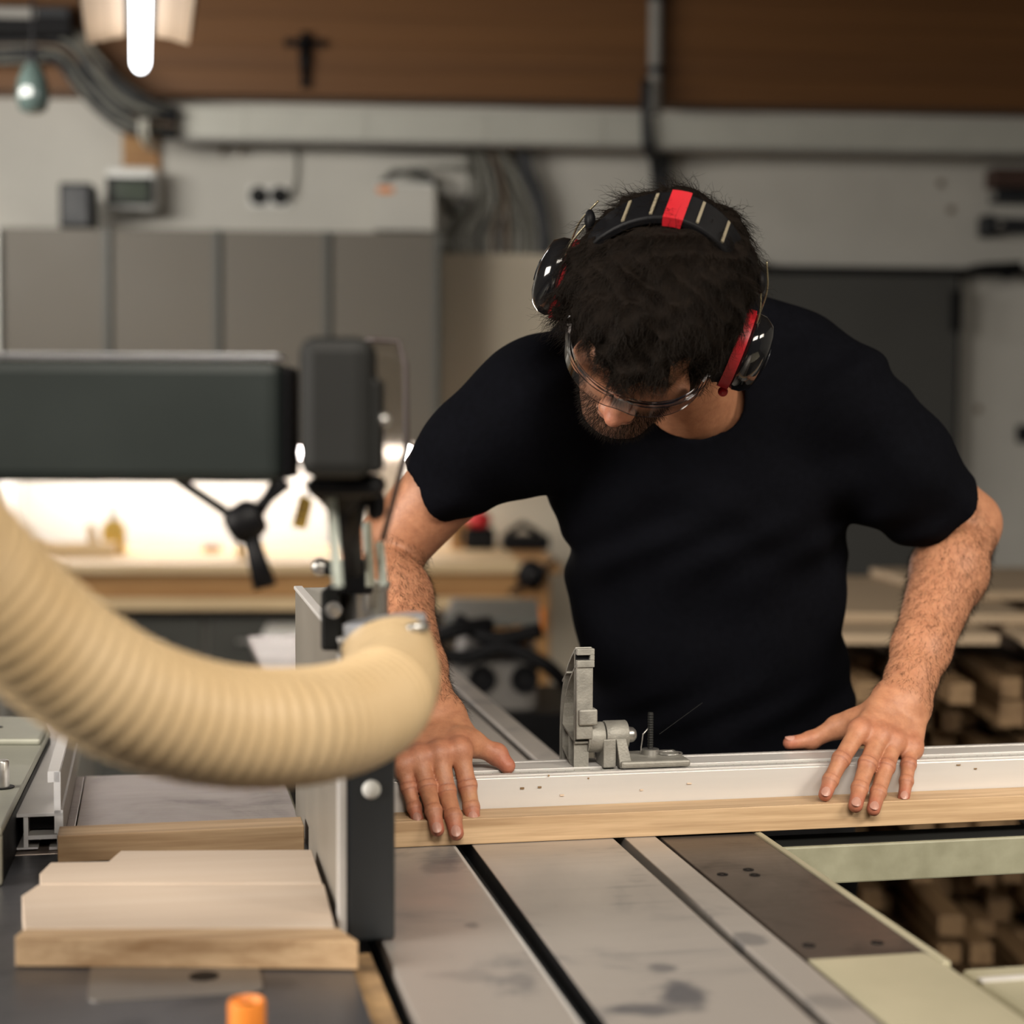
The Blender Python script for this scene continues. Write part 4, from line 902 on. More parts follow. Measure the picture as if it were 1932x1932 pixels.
def surfnet(node, lo, hi, h, n=24):
    lo = np.array(lo, float); hi = np.array(hi, float); nb = np.ceil((hi - lo) / (n * h)).astype(int)
    DIM = nb * n + 4; rad = n * h * .87 + h * 2
    ar = np.arange(-1, n + 1); gi, gj, gk = np.meshgrid(ar, ar, ar, indexing='ij')
    gl = np.stack([gi, gj, gk], -1).reshape(-1, 3); S = n + 2
    keys = []; pos = []; quads = []
    def key(I): return ((I[:, 0] + 1) * DIM[1] + (I[:, 1] + 1)) * DIM[2] + (I[:, 2] + 1)
    for bi in range(nb[0]):
        for bj in range(nb[1]):
            for bk in range(nb[2]):
                o = np.array([bi, bj, bk]) * n; c = lo + (o + n / 2) * h
                dc = ev(node, c[None], c, rad)
                if dc is None or abs(dc[0]) > rad * 1.5: continue
                D = ev(node, lo + (gl + o) * h, c, rad)
                if D is None: continue
                D = D.reshape(S, S, S)
                ins = D < 0
                if ins.all() or not ins.any(): continue
                m = S - 1; cnt = np.zeros((m, m, m)); acc = np.zeros((m, m, m, 3))
                sl = [slice(0, m), slice(1, S)]
                for ax in range(3):
                    for u_ in (0, 1):
                        for v_ in (0, 1):
                            s0 = [None] * 3; s1 = [None] * 3; oth = [a for a in range(3) if a != ax]
                            s0[ax] = sl[0]; s1[ax] = sl[1]
                            s0[oth[0]] = s1[oth[0]] = sl[u_]; s0[oth[1]] = s1[oth[1]] = sl[v_]
                            a = D[tuple(s0)]; b = D[tuple(s1)]; x = (a < 0) != (b < 0)
                            t = np.where(x, a / np.where(x, a - b, 1), 0)
                            cnt += x
                            acc[..., ax] += t; acc[..., oth[0]] += x * u_; acc[..., oth[1]] += x * v_
                act = cnt > 0; I = np.argwhere(act)
                pp = acc[act] / cnt[act][:, None]; Ig = I - 1 + o
                keys.append(key(Ig)); pos.append(lo + (Ig + pp) * h)
                for ax in range(3):
                    s0 = [slice(1, m)] * 3; s1 = [slice(1, m)] * 3; s1[ax] = slice(2, S)
                    a = ins[tuple(s0)]; b = ins[tuple(s1)]; X = np.argwhere(a != b)
                    if not len(X): continue
                    f = a[tuple(X.T)]; Xg = X + 1 - 1 + o
                    oth = [q for q in range(3) if q != ax]; e1 = np.zeros(3, int); e2 = np.zeros(3, int); e1[oth[0]] = 1; e2[oth[1]] = 1
                    q = np.stack([key(Xg - e1 - e2), key(Xg - e2), key(Xg), key(Xg - e1)], 1)
                    flip = f if ax != 1 else ~f
                    q[~flip] = q[~flip][:, ::-1]
                    quads.append(q)
    keys = np.concatenate(keys); pos = np.concatenate(pos); quads = np.concatenate(quads)
    uk, ix = np.unique(keys, return_index=True); V = pos[ix]
    F_ = np.searchsorted(uk, quads)
    return V, F_
def vnormals(V, F_):
    N = np.cross(V[F_[:, 2]] - V[F_[:, 0]], V[F_[:, 3]] - V[F_[:, 1]]); o = np.zeros_like(V)
    for i in range(4): np.add.at(o, F_[:, i], N)
    return o / np.maximum(np.linalg.norm(o, axis=1, keepdims=True), 1e-12)
def tone(o, cols):
    a = o.data.color_attributes.new('tone', 'FLOAT_COLOR', 'POINT')
    a.data.foreach_set('color', np.concatenate([cols, np.ones((len(cols), 1))], 1).astype(np.float32).ravel())

# head frame: x = his left, y = forward, z = crown
ROLLH, PH, YAWH = radians(14.5), radians(61), radians(6)
Ez = Vector((cos(ROLLH), 0, -sin(ROLLH))); Dn = Vector((-sin(ROLLH), 0, -cos(ROLLH))); Tc = Vector((0, -1, 0))
Fh = Dn * sin(PH) + Tc * cos(PH); Uh = -Dn * cos(PH) + Tc * sin(PH)
Ry = Matrix.Rotation(-YAWH, 3, Uh); Ez = Ry @ Ez; Fh = Ry @ Fh
OH = W(1227, 600, 1.86); HS = 1.0
HR = np.array([Ez, Fh, Uh])
HM = Matrix(((Ez.x, Fh.x, Uh.x, OH.x), (Ez.y, Fh.y, Uh.y, OH.y), (Ez.z, Fh.z, Uh.z, OH.z), (0, 0, 0, 1))) @ Matrix.Scale(HS, 4)
def h(x, y, z): return HM @ Vector((x, y, z))
def HEL(c, r): return EL(h(*c), [q * HS for q in r], HR)
def HRC(a, b, r1, r2): return RC_(h(*a), h(*b), r1 * HS, r2 * HS)
def hloc(P): return ((P - A3(OH)) @ HR.T) / HS
head = U(.016, HEL((0, -.010, .043), (.076, .090, .084)), HEL((0, .045, .04), (.062, .046, .055)), HEL((0, .046, -.02), (.056, .045, .060)), HEL((0, .052, -.070), (.042, .040, .036)),
         HRC((.052, 0, -.052), (.020, .072, -.092), .020, .017), HRC((-.052, 0, -.052), (-.020, .072, -.092), .020, .017), HEL((0, .080, -.095), (.021, .017, .015)))
head = U(.008, head, HEL((.045, .062, -.014), (.020, .022, .016)), HEL((-.045, .062, -.014), (.020, .022, .016)), HRC((-.036, .080, .027), (-.008, .088, .024), .010, .010), HRC((.036, .080, .027), (.008, .088, .024), .010, .010))
head = SUB(SUB(head, HEL((.031, .102, .010), (.016, .015, .011)), .010), HEL((-.031, .102, .010), (.016, .015, .011)), .010)
head = U(.004, head, HEL((.031, .077, .008), (.014, .013, .0125)), HEL((-.031, .077, .008), (.014, .013, .0125)))
head = U(.007, head, HRC((0, .088, .020), (0, .104, -.014), .0075, .009), HRC((0, .104, -.014), (0, .114, -.026), .009, .0105), HEL((.0125, .102, -.029), (.0075, .010, .008)), HEL((-.0125, .102, -.029), (.0075, .010, .008)))
head = SUB(head, U(.001, HEL((.0065, .105, -.040), (.0035, .005, .004)), HEL((-.0065, .105, -.040), (.0035, .005, .004))), .002)
head = U(.003, head, HEL((0, .0905, -.0545), (.023, .0095, .0050)), HEL((0, .0895, -.0635), (.020, .0095, .0058)))
head = SUB(head, HRC((-.021, .098, -.0590), (.021, .098, -.0590), .0022, .0022), .002)
head = U(.003, head, HEL((.078, -.008, 0), (.008, .018, .030)), HEL((-.078, -.008, 0), (.008, .018, .030)))

SHL, SHR = W(1002, 745, 2.06), W(1592, 756, 2.10)        # shoulders: image left / image right
NB = W(1320, 760, 2.10)
ELL, ELR = W(716, 1052, 2.13), W(1820, 990, 2.24)
WRL, WRR = W(815, 1352, 1.905), W(1703, 1325, 1.995)
def FV(px, py, v, dz=0): return Wv(px, py, v)
def finger(pts, rs, k=.0025):
    return U(k, *[RC_(pts[i], pts[i + 1], rs[i], rs[i + 1]) for i in range(len(pts) - 1)])
# per finger: MCP, PIP, DIP, TIP as (px, py, machine depth)
HL = {'index': [(866, 1412, .052), (882, 1482, .036), (889, 1523, .022), (893, 1545, .014)],
      'middle': [(828, 1418, .050), (842, 1494, .030), (855, 1540, .002), (861, 1572, -.009)],
      'ring': [(790, 1427, .050), (806, 1485, .030), (818, 1530, .003), (825, 1565, -.009)],
      'pinky': [(760, 1440, .050), (771, 1487, .036), (782, 1524, .022), (788, 1546, .012)]}
HLt = [(868, 1398, .070), (893, 1404, .078), (937, 1423, .076), (957, 1445, .066)]
HRt = [(1640, 1358, .100), (1580, 1372, .125), (1530, 1397, .133), (1490, 1402, .133)]
HRf = {'index': [(1622, 1376, .062), (1587, 1433, .034), (1567, 1472, .022), (1557, 1499, .012)],
      'middle': [(1661, 1386, .058), (1637, 1442, .030), (1622, 1487, .010), (1614, 1520, -.006)],
      'ring': [(1687, 1398, .058), (1672, 1447, .030), (1657, 1495, .008), (1648, 1527, -.008)],
      'pinky': [(1719, 1408, .062), (1714, 1443, .040), (1710, 1474, .026), (1705, 1505, .014)]}
RAD = {'index': (.0108, .0097, .0086, .0077), 'middle': (.0112, .0101, .0090, .0080), 'ring': (.0106, .0095, .0086, .0076), 'pinky': (.0096, .0083, .0075, .0067)}
def make_hand(H, thumb, wrist, elbow, tr):
    fingers = []
    for nme in ('index', 'middle', 'ring', 'pinky'):
        P = [Wv(*q) for q in H[nme]]; R = RAD[nme]
        extra = [EL(P[1] + Vector((0, 0, .0005)), (R[1] * 1.07,) * 3), EL(P[2], (R[2] * 1.05,) * 3)]
        fingers.append(U(.0025, *[RC_(P[i], P[i + 1], R[i] * (.96 if i else 1), R[i + 1] * .97) for i in range(3)], *extra))
    T = [Wv(*q) for q in thumb]
    mcps = [Wv(*H[k][0]) for k in ('index', 'middle', 'ring', 'pinky')]
    cen_ = sum(mcps, Vector()) / 4
    dirw = (wrist - elbow).normalized()
    side = (mcps[0] - mcps[3]).normalized()
    palm = []
    for i, mc in enumerate(mcps):
        base_ = wrist + side * (.018 - .012 * i) + dirw * .008
        palm.append(RC_(base_, mc + Vector((0, 0, -.004)), .0155, .0125))
        palm.append(EL(mc + Vector((0, -.001, -.001)), (.0112, .0112, .0105)))
    palm.append(RC_(wrist + side * .016, wrist - side * .014, .021, .020))
    palm = U(.010, *palm)
    th = U(.005, RC_(T[0], T[1], tr[0], tr[1]), RC_(T[1], T[2], tr[1], tr[2]), RC_(T[2], T[3], tr[2], tr[3]), EL(T[2], (tr[2] * 1.06,) * 3))
    web = RC_(wrist + side * .020 + dirw * .02, T[1], .016, tr[1])
    palm = U(.012, palm, web, RC_(mcps[0] + Vector((0, .004, -.006)), T[0].lerp(T[1], .5), .009, .010))
    fg = fingers[0]
    for x in fingers[1:]: fg = U(.0008, fg, x)
    return U(.0055, U(.008, palm, th), fg), T
handL, TL_ = make_hand(HL, HLt, WRL, ELL, (.0135, .0122, .0105, .0088))
handR, TR_ = make_hand(HRf, HRt, WRR, ELR, (.0135, .0118, .0095, .0078))
def arm(sh, el, wr, hand, s):
    d = (wr - el).normalized(); u_ = (el - sh).normalized()
    m1 = el.lerp(wr, .28); m2 = el.lerp(wr, .72)
    out = Vector((s, 0, 0))
    return U(.014, RC_(sh, sh.lerp(el, .5), .055, .047), RC_(sh.lerp(el, .5), el, .048, .044), RC_(el, m1, .043, .0455), EL(m1 + out * .004, (.040, .038, .055)),
             RC_(m1, m2, .0455, .0335), RC_(m2, wr, .0335, .0265), EL(el - d * .012 + out * .006, (.030, .034, .028)), U(.010, hand, RC_(m2.lerp(wr, .6), wr + d * .01, .0265, .021)))
armL = arm(SHL, ELL, WRL, handL, -1); armR = arm(SHR, ELR, WRR, handR, 1)
neck = U(.02, RC_(h(0, -.040, -.035), NB + Vector((0, .03, -.02)), .058, .062), RC_(NB + Vector((0, .02, -.02)), SHL + Vector((0, 0, -.01)), .045, .040), RC_(NB + Vector((0, .02, -.02)), SHR + Vector((0, 0, -.01)), .045, .040), EL(W(1310, 900, 2.19), (.11, .07, .10)))
body_n = U(.012, U(.018, neck, head), armL, armR)
V, F_ = surfnet(body_n, (-.32, 1.55, .84), (.78, 2.42, 1.70), .00165)
PORG = (.30, 2.33, 0)
man = thing('person', PORG, 'man in a black T-shirt bending over the fence with both hands on the long batten', 'person')
bo = obj('body', (V, F_), mt_skin, man, smooth=True)
# colour of the skin itself
base_c = np.array([.48, .225, .125]); cols = np.tile(base_c, (len(V), 1))
def blend(c, w_): 
    global cols; cols = cols * (1 - w_[:, None]) + np.array(c) * w_[:, None]
def near(p, r): return np.exp(-(((V - A3(p)) ** 2).sum(1)) / (r * r))
red = np.array([.42, .115, .080])
for H in (HL, HRf):
    for nme, Q in H.items():
        for j, (s_, wt) in enumerate(((.013, .55), (.009, .75), (.008, .5), (.012, .85))):
            blend(red, near(Wv(*Q[j]), s_) * wt)
blend(red, near(TL_[2], .014) * .6); blend(red, near(TL_[3], .014) * .8); blend(red, near(TR_[2], .012) * .4); blend(red, near(TR_[3], .012) * .8)
p = Wv(888, 1512, .026); blend((.52, .36, .16), near(p, .008) * .7)       # yellowish callus on the index finger
q = hloc(V); inh = (q[:, 1] > -.02) & (q[:, 2] < .09) & (np.abs(q[:, 0]) < .085) & (q[:, 2] > -.13)
def hb_(c, r): return np.exp(-(((q - np.array(c)) / np.array(r)) ** 2).sum(1)) * inh
blend((.55, .20, .14), hb_((0, .113, -.026), (.016, .016, .016)) * .75)
blend((.42, .15, .11), hb_((0, .094, -.059), (.022, .012, .007)) * .8)
beard = np.clip((-.030 - q[:, 2]) / .02, 0, 1) * np.clip((q[:, 1] + .0) / .02, 0, 1) * inh
beard *= 1 - .9 * np.exp(-((q[:, 0] / .021) ** 2 + ((q[:, 2] + .059) / .008) ** 2))
beard *= np.where((np.abs(q[:, 0]) < .02) & (q[:, 2] > -.040), 0, 1)
cheek = np.clip((np.abs(q[:, 0]) - .03) / .02, 0, 1) * np.clip((.005 - q[:, 2]) / .02, 0, 1) * np.clip(.07 - q[:, 1], 0, .02) / .02 * inh
blend((.10, .06, .045), np.clip(beard + cheek, 0, 1) * .72)
brow = np.exp(-((np.abs(q[:, 0]) - .03) / .017) ** 2 - ((q[:, 2] - .030) / .0055) ** 2) * (q[:, 1] > .06)
blend((.05, .03, .02), brow * .8)
tone(bo, cols)
cra = np.zeros((len(V), 3)); cra[:, 0] = .5; wbest = np.zeros(len(V))
for H in (HL, HRf):
    for nme, Q in H.items():
        Pq = [A3(Wv(*q_)) for q_ in Q]
        for j, ww in ((1, 1.0), (2, .7)):
            ax_ = Pq[j + 1] - Pq[j - 1]; ax_ /= np.linalg.norm(ax_); al_ = (V - Pq[j]) @ ax_; rd_ = np.linalg.norm(V - Pq[j] - al_[:, None] * ax_, axis=1)
            m_ = np.exp(-(al_ / .0042) ** 2) * (rd_ < .0125) * ww
            up_ = m_ > wbest; cra[up_, 0] = .5 + al_[up_] * 14; cra[up_, 1] = m_[up_]; wbest = np.maximum(wbest, m_)
a_ = bo.data.color_attributes.new('crease', 'FLOAT_COLOR', 'POINT')
a_.data.foreach_set('color', np.concatenate([cra, np.ones((len(cra), 1))], 1).astype(np.float32).ravel())
NV = vnormals(V, F_)
# fingernails
def nail(c, nx, along, w_, l_):
    n_ = nx.normalized(); a_ = (along - n_ * along.dot(n_)).normalized(); s_ = n_.cross(a_)
    g = G(); m = Matrix(((s_.x, a_.x, n_.x, c.x), (s_.y, a_.y, n_.y, c.y), (s_.z, a_.z, n_.z, c.z), (0, 0, 0, 1)))
    R_ = 5; v = []; f = []; NS = 12
    v.append((0, 0, .0009))
    for i in range(1, 4):
        for k in range(NS):
            a0 = 2 * pi * k / NS; x = cos(a0) * i / 3; y = sin(a0) * i / 3
            v.append((x * w_, y * l_, .0009 - (x * x) * w_ * .35 - (i / 3) ** 4 * .0006))
    f += [(0, 1 + k, 1 + (k + 1) % NS) for k in range(NS)]
    f += [(1 + i * NS + k, 1 + (i + 1) * NS + k, 1 + (i + 1) * NS + (k + 1) % NS, 1 + i * NS + (k + 1) % NS) for i in range(2) for k in range(NS)]
    return obj('fingernail', g.add(v, f, m), mt_nail, man, smooth=True)
VT = V
for H in (HL, HRf):
    for nme, Q in H.items():
        a_, b_ = Wv(*Q[2]), Wv(*Q[3]); al = (b_ - a_).normalized(); c0 = b_ + al * .0005
        nx = Vector((-.05, -.80, .60)); nx = (nx - al * nx.dot(al)).normalized()
        r = RAD[nme][3]
        # find surface by marching from inside
        cc_ = c0 + nx * (r * .97)
        nail(cc_ , nx, al, r * .66, r * .80)
a_, b_ = TR_[2], TR_[3]; al = (b_ - a_).normalized(); nx = Vector((0, -.35, .95)); nx = (nx - al * nx.dot(al)).normalized(); nail(b_ + nx * .0077, nx, al, .0052, .0062)
# T-shirt
CH = W(1312, 870, 2.17)
tors = U(.035, RC_(SHL + Vector((.01, .02, -.0)), SHR + Vector((-.01, .03, -.0)), .062, .064), RC_(W(1140, 695, 2.14), W(1490, 698, 2.16), .078, .078),
         EL(W(1312, 860, 2.16), (.188, .120, .20)), EL(W(1334, 1080, 2.22), (.178, .112, .22)), EL(W(1362, 1330, 2.28), (.174, .112, .20)), EL(W(1362, 1520, 2.30), (.175, .118, .15)))
hemL, hemR = W(808, 926, 2.09), W(1782, 955, 2.18)
slL = U(.04, RC_(SHL, W(895, 845, 2.07), .062, .052), RC_(W(895, 845, 2.07), hemL + (hemL - SHL) * .18, .052, .042), RC_(W(905, 890, 2.09), W(990, 850, 2.09), .045, .055))
slR = U(.04, RC_(SHR, W(1690, 868, 2.13), .064, .060), RC_(W(1690, 868, 2.13), hemR + (hemR - SHR) * .18, .060, .046), RC_(W(1670, 880, 2.13), W(1720, 950, 2.16), .055, .048))
dL = A3((hemL - SHL).normalized() + Vector((-.10, 0, .10))); dL /= np.linalg.norm(dL)
dR = A3((hemR - SHR).normalized() + Vector((.10, 0, .12))); dR /= np.linalg.norm(dR)
slL = CUT(slL, lambda P: (P - A3(hemL)) @ dL, .002); slR = CUT(slR, lambda P: (P - A3(hemR)) @ dR, .002)
def wr_(P):
    x, y, z = P[:, 0], P[:, 1], P[:, 2]
    return (.0032 * np.sin(26 * x + 31 * z + 3 * np.sin(19 * z + 7 * y)) * np.sin(17 * z - 12 * x + 2 * np.sin(23 * x)) + .0020 * np.sin(58 * x - 41 * z + 3 * np.sin(29 * z)) )
full = OFF(U(.045, tors, slL, slR), wr_)
def hem_f(P): return 0.865 - P[:, 2]
neckhole = U(.01, RC_(h(0, -.03, -.03), NB + Vector((0, -.01, .0)), .059, .059), RC_(NB + Vector((0, -.06, .0)), W(1294, 812, 2.02), .040, .014), RC_(W(1372, 745, 2.02), W(1296, 815, 2.0), .022, .014))
shirt_o = SUB(full, neckhole, .004)
inner_ = OFF(U(.045, tors, slL, slR), lambda P: wr_(P) + .0065)
tl2 = U(.0, RC_(hemL + (SHL - hemL) * .1, hemL + (hemL - SHL) * .3, .040, .040), RC_(hemR + (SHR - hemR) * .1, hemR + (hemR - SHR) * .3, .047, .047))
shirt = CUT(SUB(shirt_o, tl2, .002), hem_f, .002)
Vs, Fs = surfnet(shirt, (-.35, 1.85, .80), (.78, 2.50, 1.60), .0042)
so = obj('t_shirt', (Vs, Fs), mt_shirt, man, smooth=True); so['label'] = 'plain black short sleeved T-shirt'
# sleeve hems and collar rib
def ring(c, d, ra, rb, n=40):
    d = Vector(d).normalized(); a = d.cross(Vector((0, 1, 0))).normalized(); b = d.cross(a)
    return [c + a * cos(2 * pi * i / n) * ra + b * sin(2 * pi * i / n) * rb for i in range(n + 1)]
# trousers
PEL = W(1362, 1500, 2.32)
hipL, hipR = PEL + Vector((-.09, .0, -.04)), PEL + Vector((.09, 0, -.04))
kL, kR = Vector((hipL.x - .02, 2.26, .50)), Vector((hipR.x + .03, 2.26, .50)); fL, fR = Vector((hipL.x - .03, 2.36, .075)), Vector((hipR.x + .05, 2.36, .075))
trn = U(.03, EL(PEL + Vector((0, 0, -.01)), (.158, .105, .13)), RC_(hipL, kL, .086, .066), RC_(hipR, kR, .086, .066), RC_(kL, fL, .064, .052), RC_(kR, fR, .064, .052))
Vt, Ft = surfnet(OFF(CUT(trn, lambda P: .035 - P[:, 2]), wr_), (-.1, 2.05, .0), (.75, 2.6, 1.05), .008)
obj('trousers', (Vt, Ft), mt_trouser, man, smooth=True)
for f_ in (fL, fR):
    sh = U(.02, EL((f_.x, f_.y - .06, .045), (.048, .125, .042)), EL((f_.x, f_.y + .03, .06), (.042, .05, .055)))
    Vh, Fh_ = surfnet(CUT(sh, lambda P: .002 - P[:, 2]), (f_.x - .08, f_.y - .22, -.02), (f_.x + .08, f_.y + .12, .15), .006)
    obj('shoe', (Vh, Fh_), mt_black, man, smooth=True)

# ------------------------------------------------------------------ hair
rng = np.random.default_rng(7)
def hair_region(ql):
    x, y, z = ql[:, 0], ql[:, 1], ql[:, 2]
    zb_ = np.interp(y, [-.2, -.04, -.01, .02, .045, .075, .12], [-.075, -.060, -.035, -.012, .035, .066, .074])
    return zb_ - z                         # < 0 inside hair
def lumps(P):
    ql = hloc(P); x, y, z = ql.T
    return -.0045 * np.sin(95 * x + 3 * np.sin(60 * y)) * np.sin(88 * y + 2 * np.sin(70 * z)) - .003 * np.sin(150 * x + 120 * z + 2 * np.sin(90 * y)) * np.sin(140 * y - 80 * z) - .003 * np.sin(60 * z + 40 * x)
cap = CUT(U(.02, HEL((0, -.012, .046), (.089, .098, .093)), HEL((0, .040, .060), (.070, .052, .052)), HEL((.03, .005, .095), (.055, .075, .050)), HEL((0, -.045, .085), (.055, .045, .045))), lambda P: hair_region(hloc(P)), .012)
fringe = U(.012, HRC((.011, .066, .085), (.011, .094, .057), .020, .012), HRC((.000, .070, .085), (-.004, .098, .050), .021, .014), HRC((-.018, .068, .085), (-.022, .092, .056), .020, .012), HRC((.026, .062, .082), (.026, .090, .060), .019, .011), HRC((.048, .045, .072), (.054, .064, .050), .017, .011), HRC((-.038, .060, .080), (-.044, .076, .064), .017, .009), HRC((-.050, .040, .07), (-.062, .052, .048), .015, .009),
           HRC((.004, .097, .054), (.012, .101, .044), .009, .004), HRC((-.01, .097, .052), (-.006, .103, .040), .009, .004))
sideb = U(.01, HRC((-.084, .020, .055), (-.082, .030, .012), .016, .013), HRC((-.082, .0, .07), (-.086, .02, .03), .014, .014), HRC((.070, .010, .02), (.066, .024, -.03), .010, .006), HRC((-.070, .010, .02), (-.066, .024, -.03), .010, .006))
hair = OFF(U(.012, cap, fringe, sideb), lumps)
lo_ = np.array([OH.x - .17, OH.y - .22, OH.z - .16]); hi_ = lo_ + .40
Vh, Fh_ = surfnet(hair, lo_, hi_, .0022)
hm_ = obj('hair', (Vh, Fh_), mt_hair, man, smooth=True); hm_['label'] = 'short wavy dark brown hair'
NH = vnormals(Vh, Fh_)
def strands(name, P0, N0, D0, length, r, curl, m, nseg=4, lift=.5, parent=man, droop=0):
    n = len(P0); L = length * rng.uniform(.6, 1.2, n); ph = rng.uniform(0, 2 * pi, n); fq = rng.uniform(1.0, 2.4, n)
    side = np.cross(N0, D0); side /= np.maximum(np.linalg.norm(side, axis=1, keepdims=True), 1e-9)
    pts = []
    for j in range(nseg + 1):
        t = j / nseg
        p = P0 + D0 * (L * t)[:, None] + N0 * (lift * L * (t - .75 * t * t))[:, None]
        w1 = curl * t * np.sin(ph + fq * 2 * pi * t); w2 = curl * t * np.cos(ph + fq * 2 * pi * t)
        p = p + side * w1[:, None] + N0 * (w2 * .6)[:, None]; p[:, 2] -= droop * t * t
        pts.append(p)
    V_ = []; F2 = []
    for j in range(nseg + 1):
        rr_ = r * (1 - .8 * j / nseg)
        V_.append(pts[j] + side * rr_); V_.append(pts[j] - side * rr_ * .6 + N0 * rr_ * .8); V_.append(pts[j] - side * rr_ * .6 - N0 * rr_ * .8)
    VV = np.stack(V_, 1).reshape(-1, 3); K = 3 * (nseg + 1); b0 = np.arange(n)[:, None] * K
    tris = []
    for j in range(nseg):
        for k in range(3):
            a = j * 3 + k; b = j * 3 + (k + 1) % 3; tris.append(np.stack([b0[:, 0] + a, b0[:, 0] + b, b0[:, 0] + b + 3, b0[:, 0] + a + 3], 1))
    FF = np.concatenate(tris); o = obj(name, (VV, FF), m, parent, smooth=True); o['kind'] = 'stuff'; return o
ih = rng.choice(len(Vh), 15000, replace=False); P0, N0 = Vh[ih] - NH[ih] * .002, NH[ih]
ql = hloc(P0)
# growth flows from the crown whorl outward and forward
whorl = np.array([0, -.06, .14]); dl = ql - whorl; dl[:, 1] += .03; dl += rng.normal(0, .035, dl.shape)
Dw = dl @ HR; Dw -= N0 * (Dw * N0).sum(1)[:, None]; Dw /= np.maximum(np.linalg.norm(Dw, axis=1, keepdims=True), 1e-9)
mt_strand = M('hair_strand', (.009, .006, .004), .55, var=.4, s=60, bmp=0, spec=.12)
strands('hair_strands', P0, N0, Dw, .032, .00032, .0032, mt_strand, 5, .12)
# beard and moustache stubble
qv = hloc(V); inb = (qv[:, 1] > 0) & (qv[:, 2] < -.034) & (qv[:, 2] > -.125) & (np.abs(qv[:, 0]) < .075)
lip = ((qv[:, 0] / .024) ** 2 + ((qv[:, 2] + .059) / .0085) ** 2) < 1; nose_ = (np.abs(qv[:, 0]) < .018) & (qv[:, 2] > -.043)
hair_ch = inb & ~lip & ~nose_ & ((qv[:, 2] < -.060 + .028 * np.clip((.05 - np.abs(qv[:, 0])) / .05, 0, 1)) | (qv[:, 1] < .055)) & (qv[:, 1] > .005)
ib = np.flatnonzero(hair_ch); ib = rng.choice(ib, min(5200, len(ib)), replace=False)
Db = np.tile(A3(-Uh), (len(ib), 1)) + rng.normal(0, .35, (len(ib), 3)) + NV[ib] * .8; Db /= np.linalg.norm(Db, axis=1, keepdims=True)
strands('beard', V[ib], NV[ib], Db, .0085, .00022, .0006, mt_strand, 2, .2)
ie = np.flatnonzero((brow > .55)); ie = rng.choice(ie, min(500, len(ie)), replace=False)
De = np.sign(qv[ie, 0])[:, None] * A3(Ez) + NV[ie] * .3 + rng.normal(0, .2, (len(ie), 3)); De /= np.linalg.norm(De, axis=1, keepdims=True)
strands('eyebrows', V[ie], NV[ie], De, .007, .0002, .0003, mt_strand, 2, .2)
# forearm hair
for el, wr, nme in ((ELL, WRL, 'arm_hair'), (ELR, WRR, 'arm_hair')):
    ax_ = A3((wr - el).normalized()); t = (V - A3(el)) @ ax_; Lr = (wr - el).length; rad_ = np.linalg.norm(V - A3(el) - t[:, None] * ax_, axis=1)
    sel = np.flatnonzero((t > .02) & (t < Lr * 1.02) & (rad_ < .06) & (rng.uniform(0, 1, len(V)) < .20)); sel = rng.choice(sel, min(6500, len(sel)), replace=False)
    Da = ax_ * .7 + NV[sel] * .30 + rng.normal(0, .30, (len(sel), 3)); Da[:, 2] -= .3; Da /= np.linalg.norm(Da, axis=1, keepdims=True)
    strands(nme, V[sel], NV[sel], Da, .0110, .00015, .0015, mt_strand, 3, .22)

# ------------------------------------------------------------------ ear defenders
ed = thing('ear_defenders', h(0, -.02, .15), 'black ear defenders with red stripe worn over the man\'s hair', 'ear defenders')
def band(off, w0, w1, t0, t1, a0=-62, a1=62, n=28, r=.1, tilt=-.30):
    # band arc in the head x-z plane, tilted back; w along y
    v = []; f = []
    for i in range(n + 1):
        a = radians(a0 + (a1 - a0) * i / n)
        for (w_, t_) in ((w0, t0), (w1, t0), (w1, t1), (w0, t1)):
            rx, rz = .094 + t_, .149 + t_
            z = rz * cos(a); x = rx * sin(a) * 1.0; y = w_ + tilt * z + .012
            v.append(h(x, y, z * .985 - .002))
    for i in range(n):
        for k in range(4): a = i * 4 + k; b = i * 4 + (k + 1) % 4; f.append((a, b, b + 4, a + 4))
    f += [(3, 2, 1, 0), (n * 4, n * 4 + 1, n * 4 + 2, n * 4 + 3)]
    return G().add(v, f)
obj('headband', band(0, -.017, .017, .0, .009), mt_black, ed, smooth=40, bevel=.002)
obj('red_stripe', band(0, -.0175, .0178, -.0005, .0102, -13, -2, 6), mt_red, ed, smooth=40)
for a in (-36, -21, 5, 22): obj('band_rib', band(0, -.013, .013, .0085, .0105, a, a + 1.6, 2), M('rib_beige', (.22, .19, .13), .5) if a == -36 else bpy.data.materials['rib_beige'], ed)
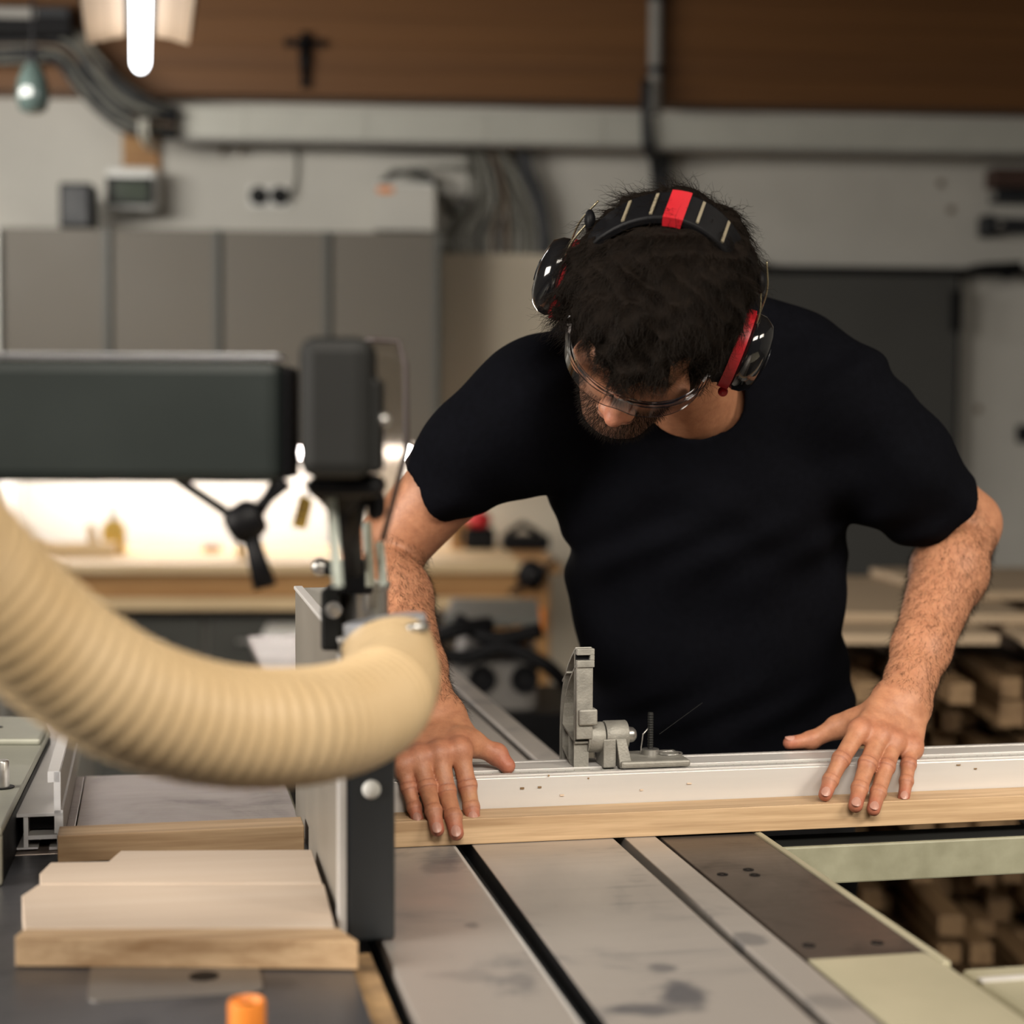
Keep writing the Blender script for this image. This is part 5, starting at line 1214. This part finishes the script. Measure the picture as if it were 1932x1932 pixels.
def cup(s):
    T_ = HM @ Matrix.Translation((s * .079, -.002 - (.010 if s < 0 else 0), -.006 + (.001 if s < 0 else .004))) @ Matrix.Rotation(s * pi / 2, 4, 'Y') @ Matrix.Scale(1.18, 4, (1, 0, 0))
    c = obj('ear_cushion', G().lathe([(.020, 0), (.036, .001), (.040, .006), (.038, .012), (.02, .012)], T_, 30), mt_black, ed, smooth=50)
    r_ = obj('red_ring', G().lathe([(.034, .0122), (.0415, .0122), (.0420, .0235), (.036, .0240)], T_, 30), mt_red, ed, smooth=40)
    sh_ = obj('cup_shell', G().lathe([(.0385, .0242), (.0405, .028), (.0395, .036), (.034, .045), (.022, .050), (.0, .052)], T_, 36), mt_blackg, ed, smooth=60)
    obj('shell_emblem', G().lathe([(.006, .0515), (.011, .0512), (.011, .0522), (.006, .0528)], T_, 20), mt_cabledk, sh_)
    for dy in (-.012, .012):
        w_ = [h(s * .092, -.045 + dy, .085), h(s * .104, -.030 + dy * 1.2, .055), h(s * .106, -.014 + dy * 1.2, .02), h(s * .104, -.004 + dy, -.004)]
        obj('wire_arm', G().tube(catmull(w_, 5), .0011, 8), M('brass_wire', (.30, .26, .17), .3, metal=.8) if (s < 0 and dy < 0) else bpy.data.materials['brass_wire'], ed, smooth=True)
    obj('wire_slider', G().ball(h(s * .093, -.035, .078), (.006, .012, .012)), mt_black, ed, smooth=True)
    if s > 0: obj('pivot_knob', G().ball(h(s * .100, .030, -.040), .0055), mt_red, ed, smooth=True)
cup(-1); cup(1)
# ------------------------------------------------------------------ safety glasses
sg = thing('safety_glasses', h(0, .115, .0), 'clear wraparound safety glasses on the man\'s face', 'glasses')
def wrap(z0, z1, t_, yo=0, n=40, aspan=78, bow=0):
    v = []; f = []
    for i in range(n + 1):
        a = radians(-aspan + 2 * aspan * i / n)
        for (z, tt) in ((z0, 0), (z1, 0), (z1, t_), (z0, t_)):
            dip = .005 * math.exp(-(a / .17) ** 2) if z == z0 else 0
            lean = .010 * (z - .0) / .03
            x = (.076 + tt) * sin(a); y = .030 + (.088 + yo + tt) * max(cos(a), 0) ** .75 - lean * 0
            v.append(h(x, y, z + dip + bow * cos(a)))
    for i in range(n):
        for k in range(4): a = i * 4 + k; b = i * 4 + (k + 1) % 4; f.append((a, b, b + 4, a + 4))
    f += [(3, 2, 1, 0), (n * 4, n * 4 + 1, n * 4 + 2, n * 4 + 3)]
    return G().add(v, f)
obj('lens', wrap(-.003, .022, .0022), mt_lens, sg, smooth=40)
obj('brow_rim', wrap(.020, .026, .0045, -.001), mt_lens, sg, smooth=40)
for s in (-1, 1):
    obj('temple_arm', G().tube([h(s * .0765, .050, .018), h(s * .081, .02, .015), h(s * .083, -.02, .008)], [.0045, .003, .0025], 8, flat=.6), mt_lens if s < 0 else clear('green_tinted_plastic', (.5, .8, .55), .1), sg, smooth=True)
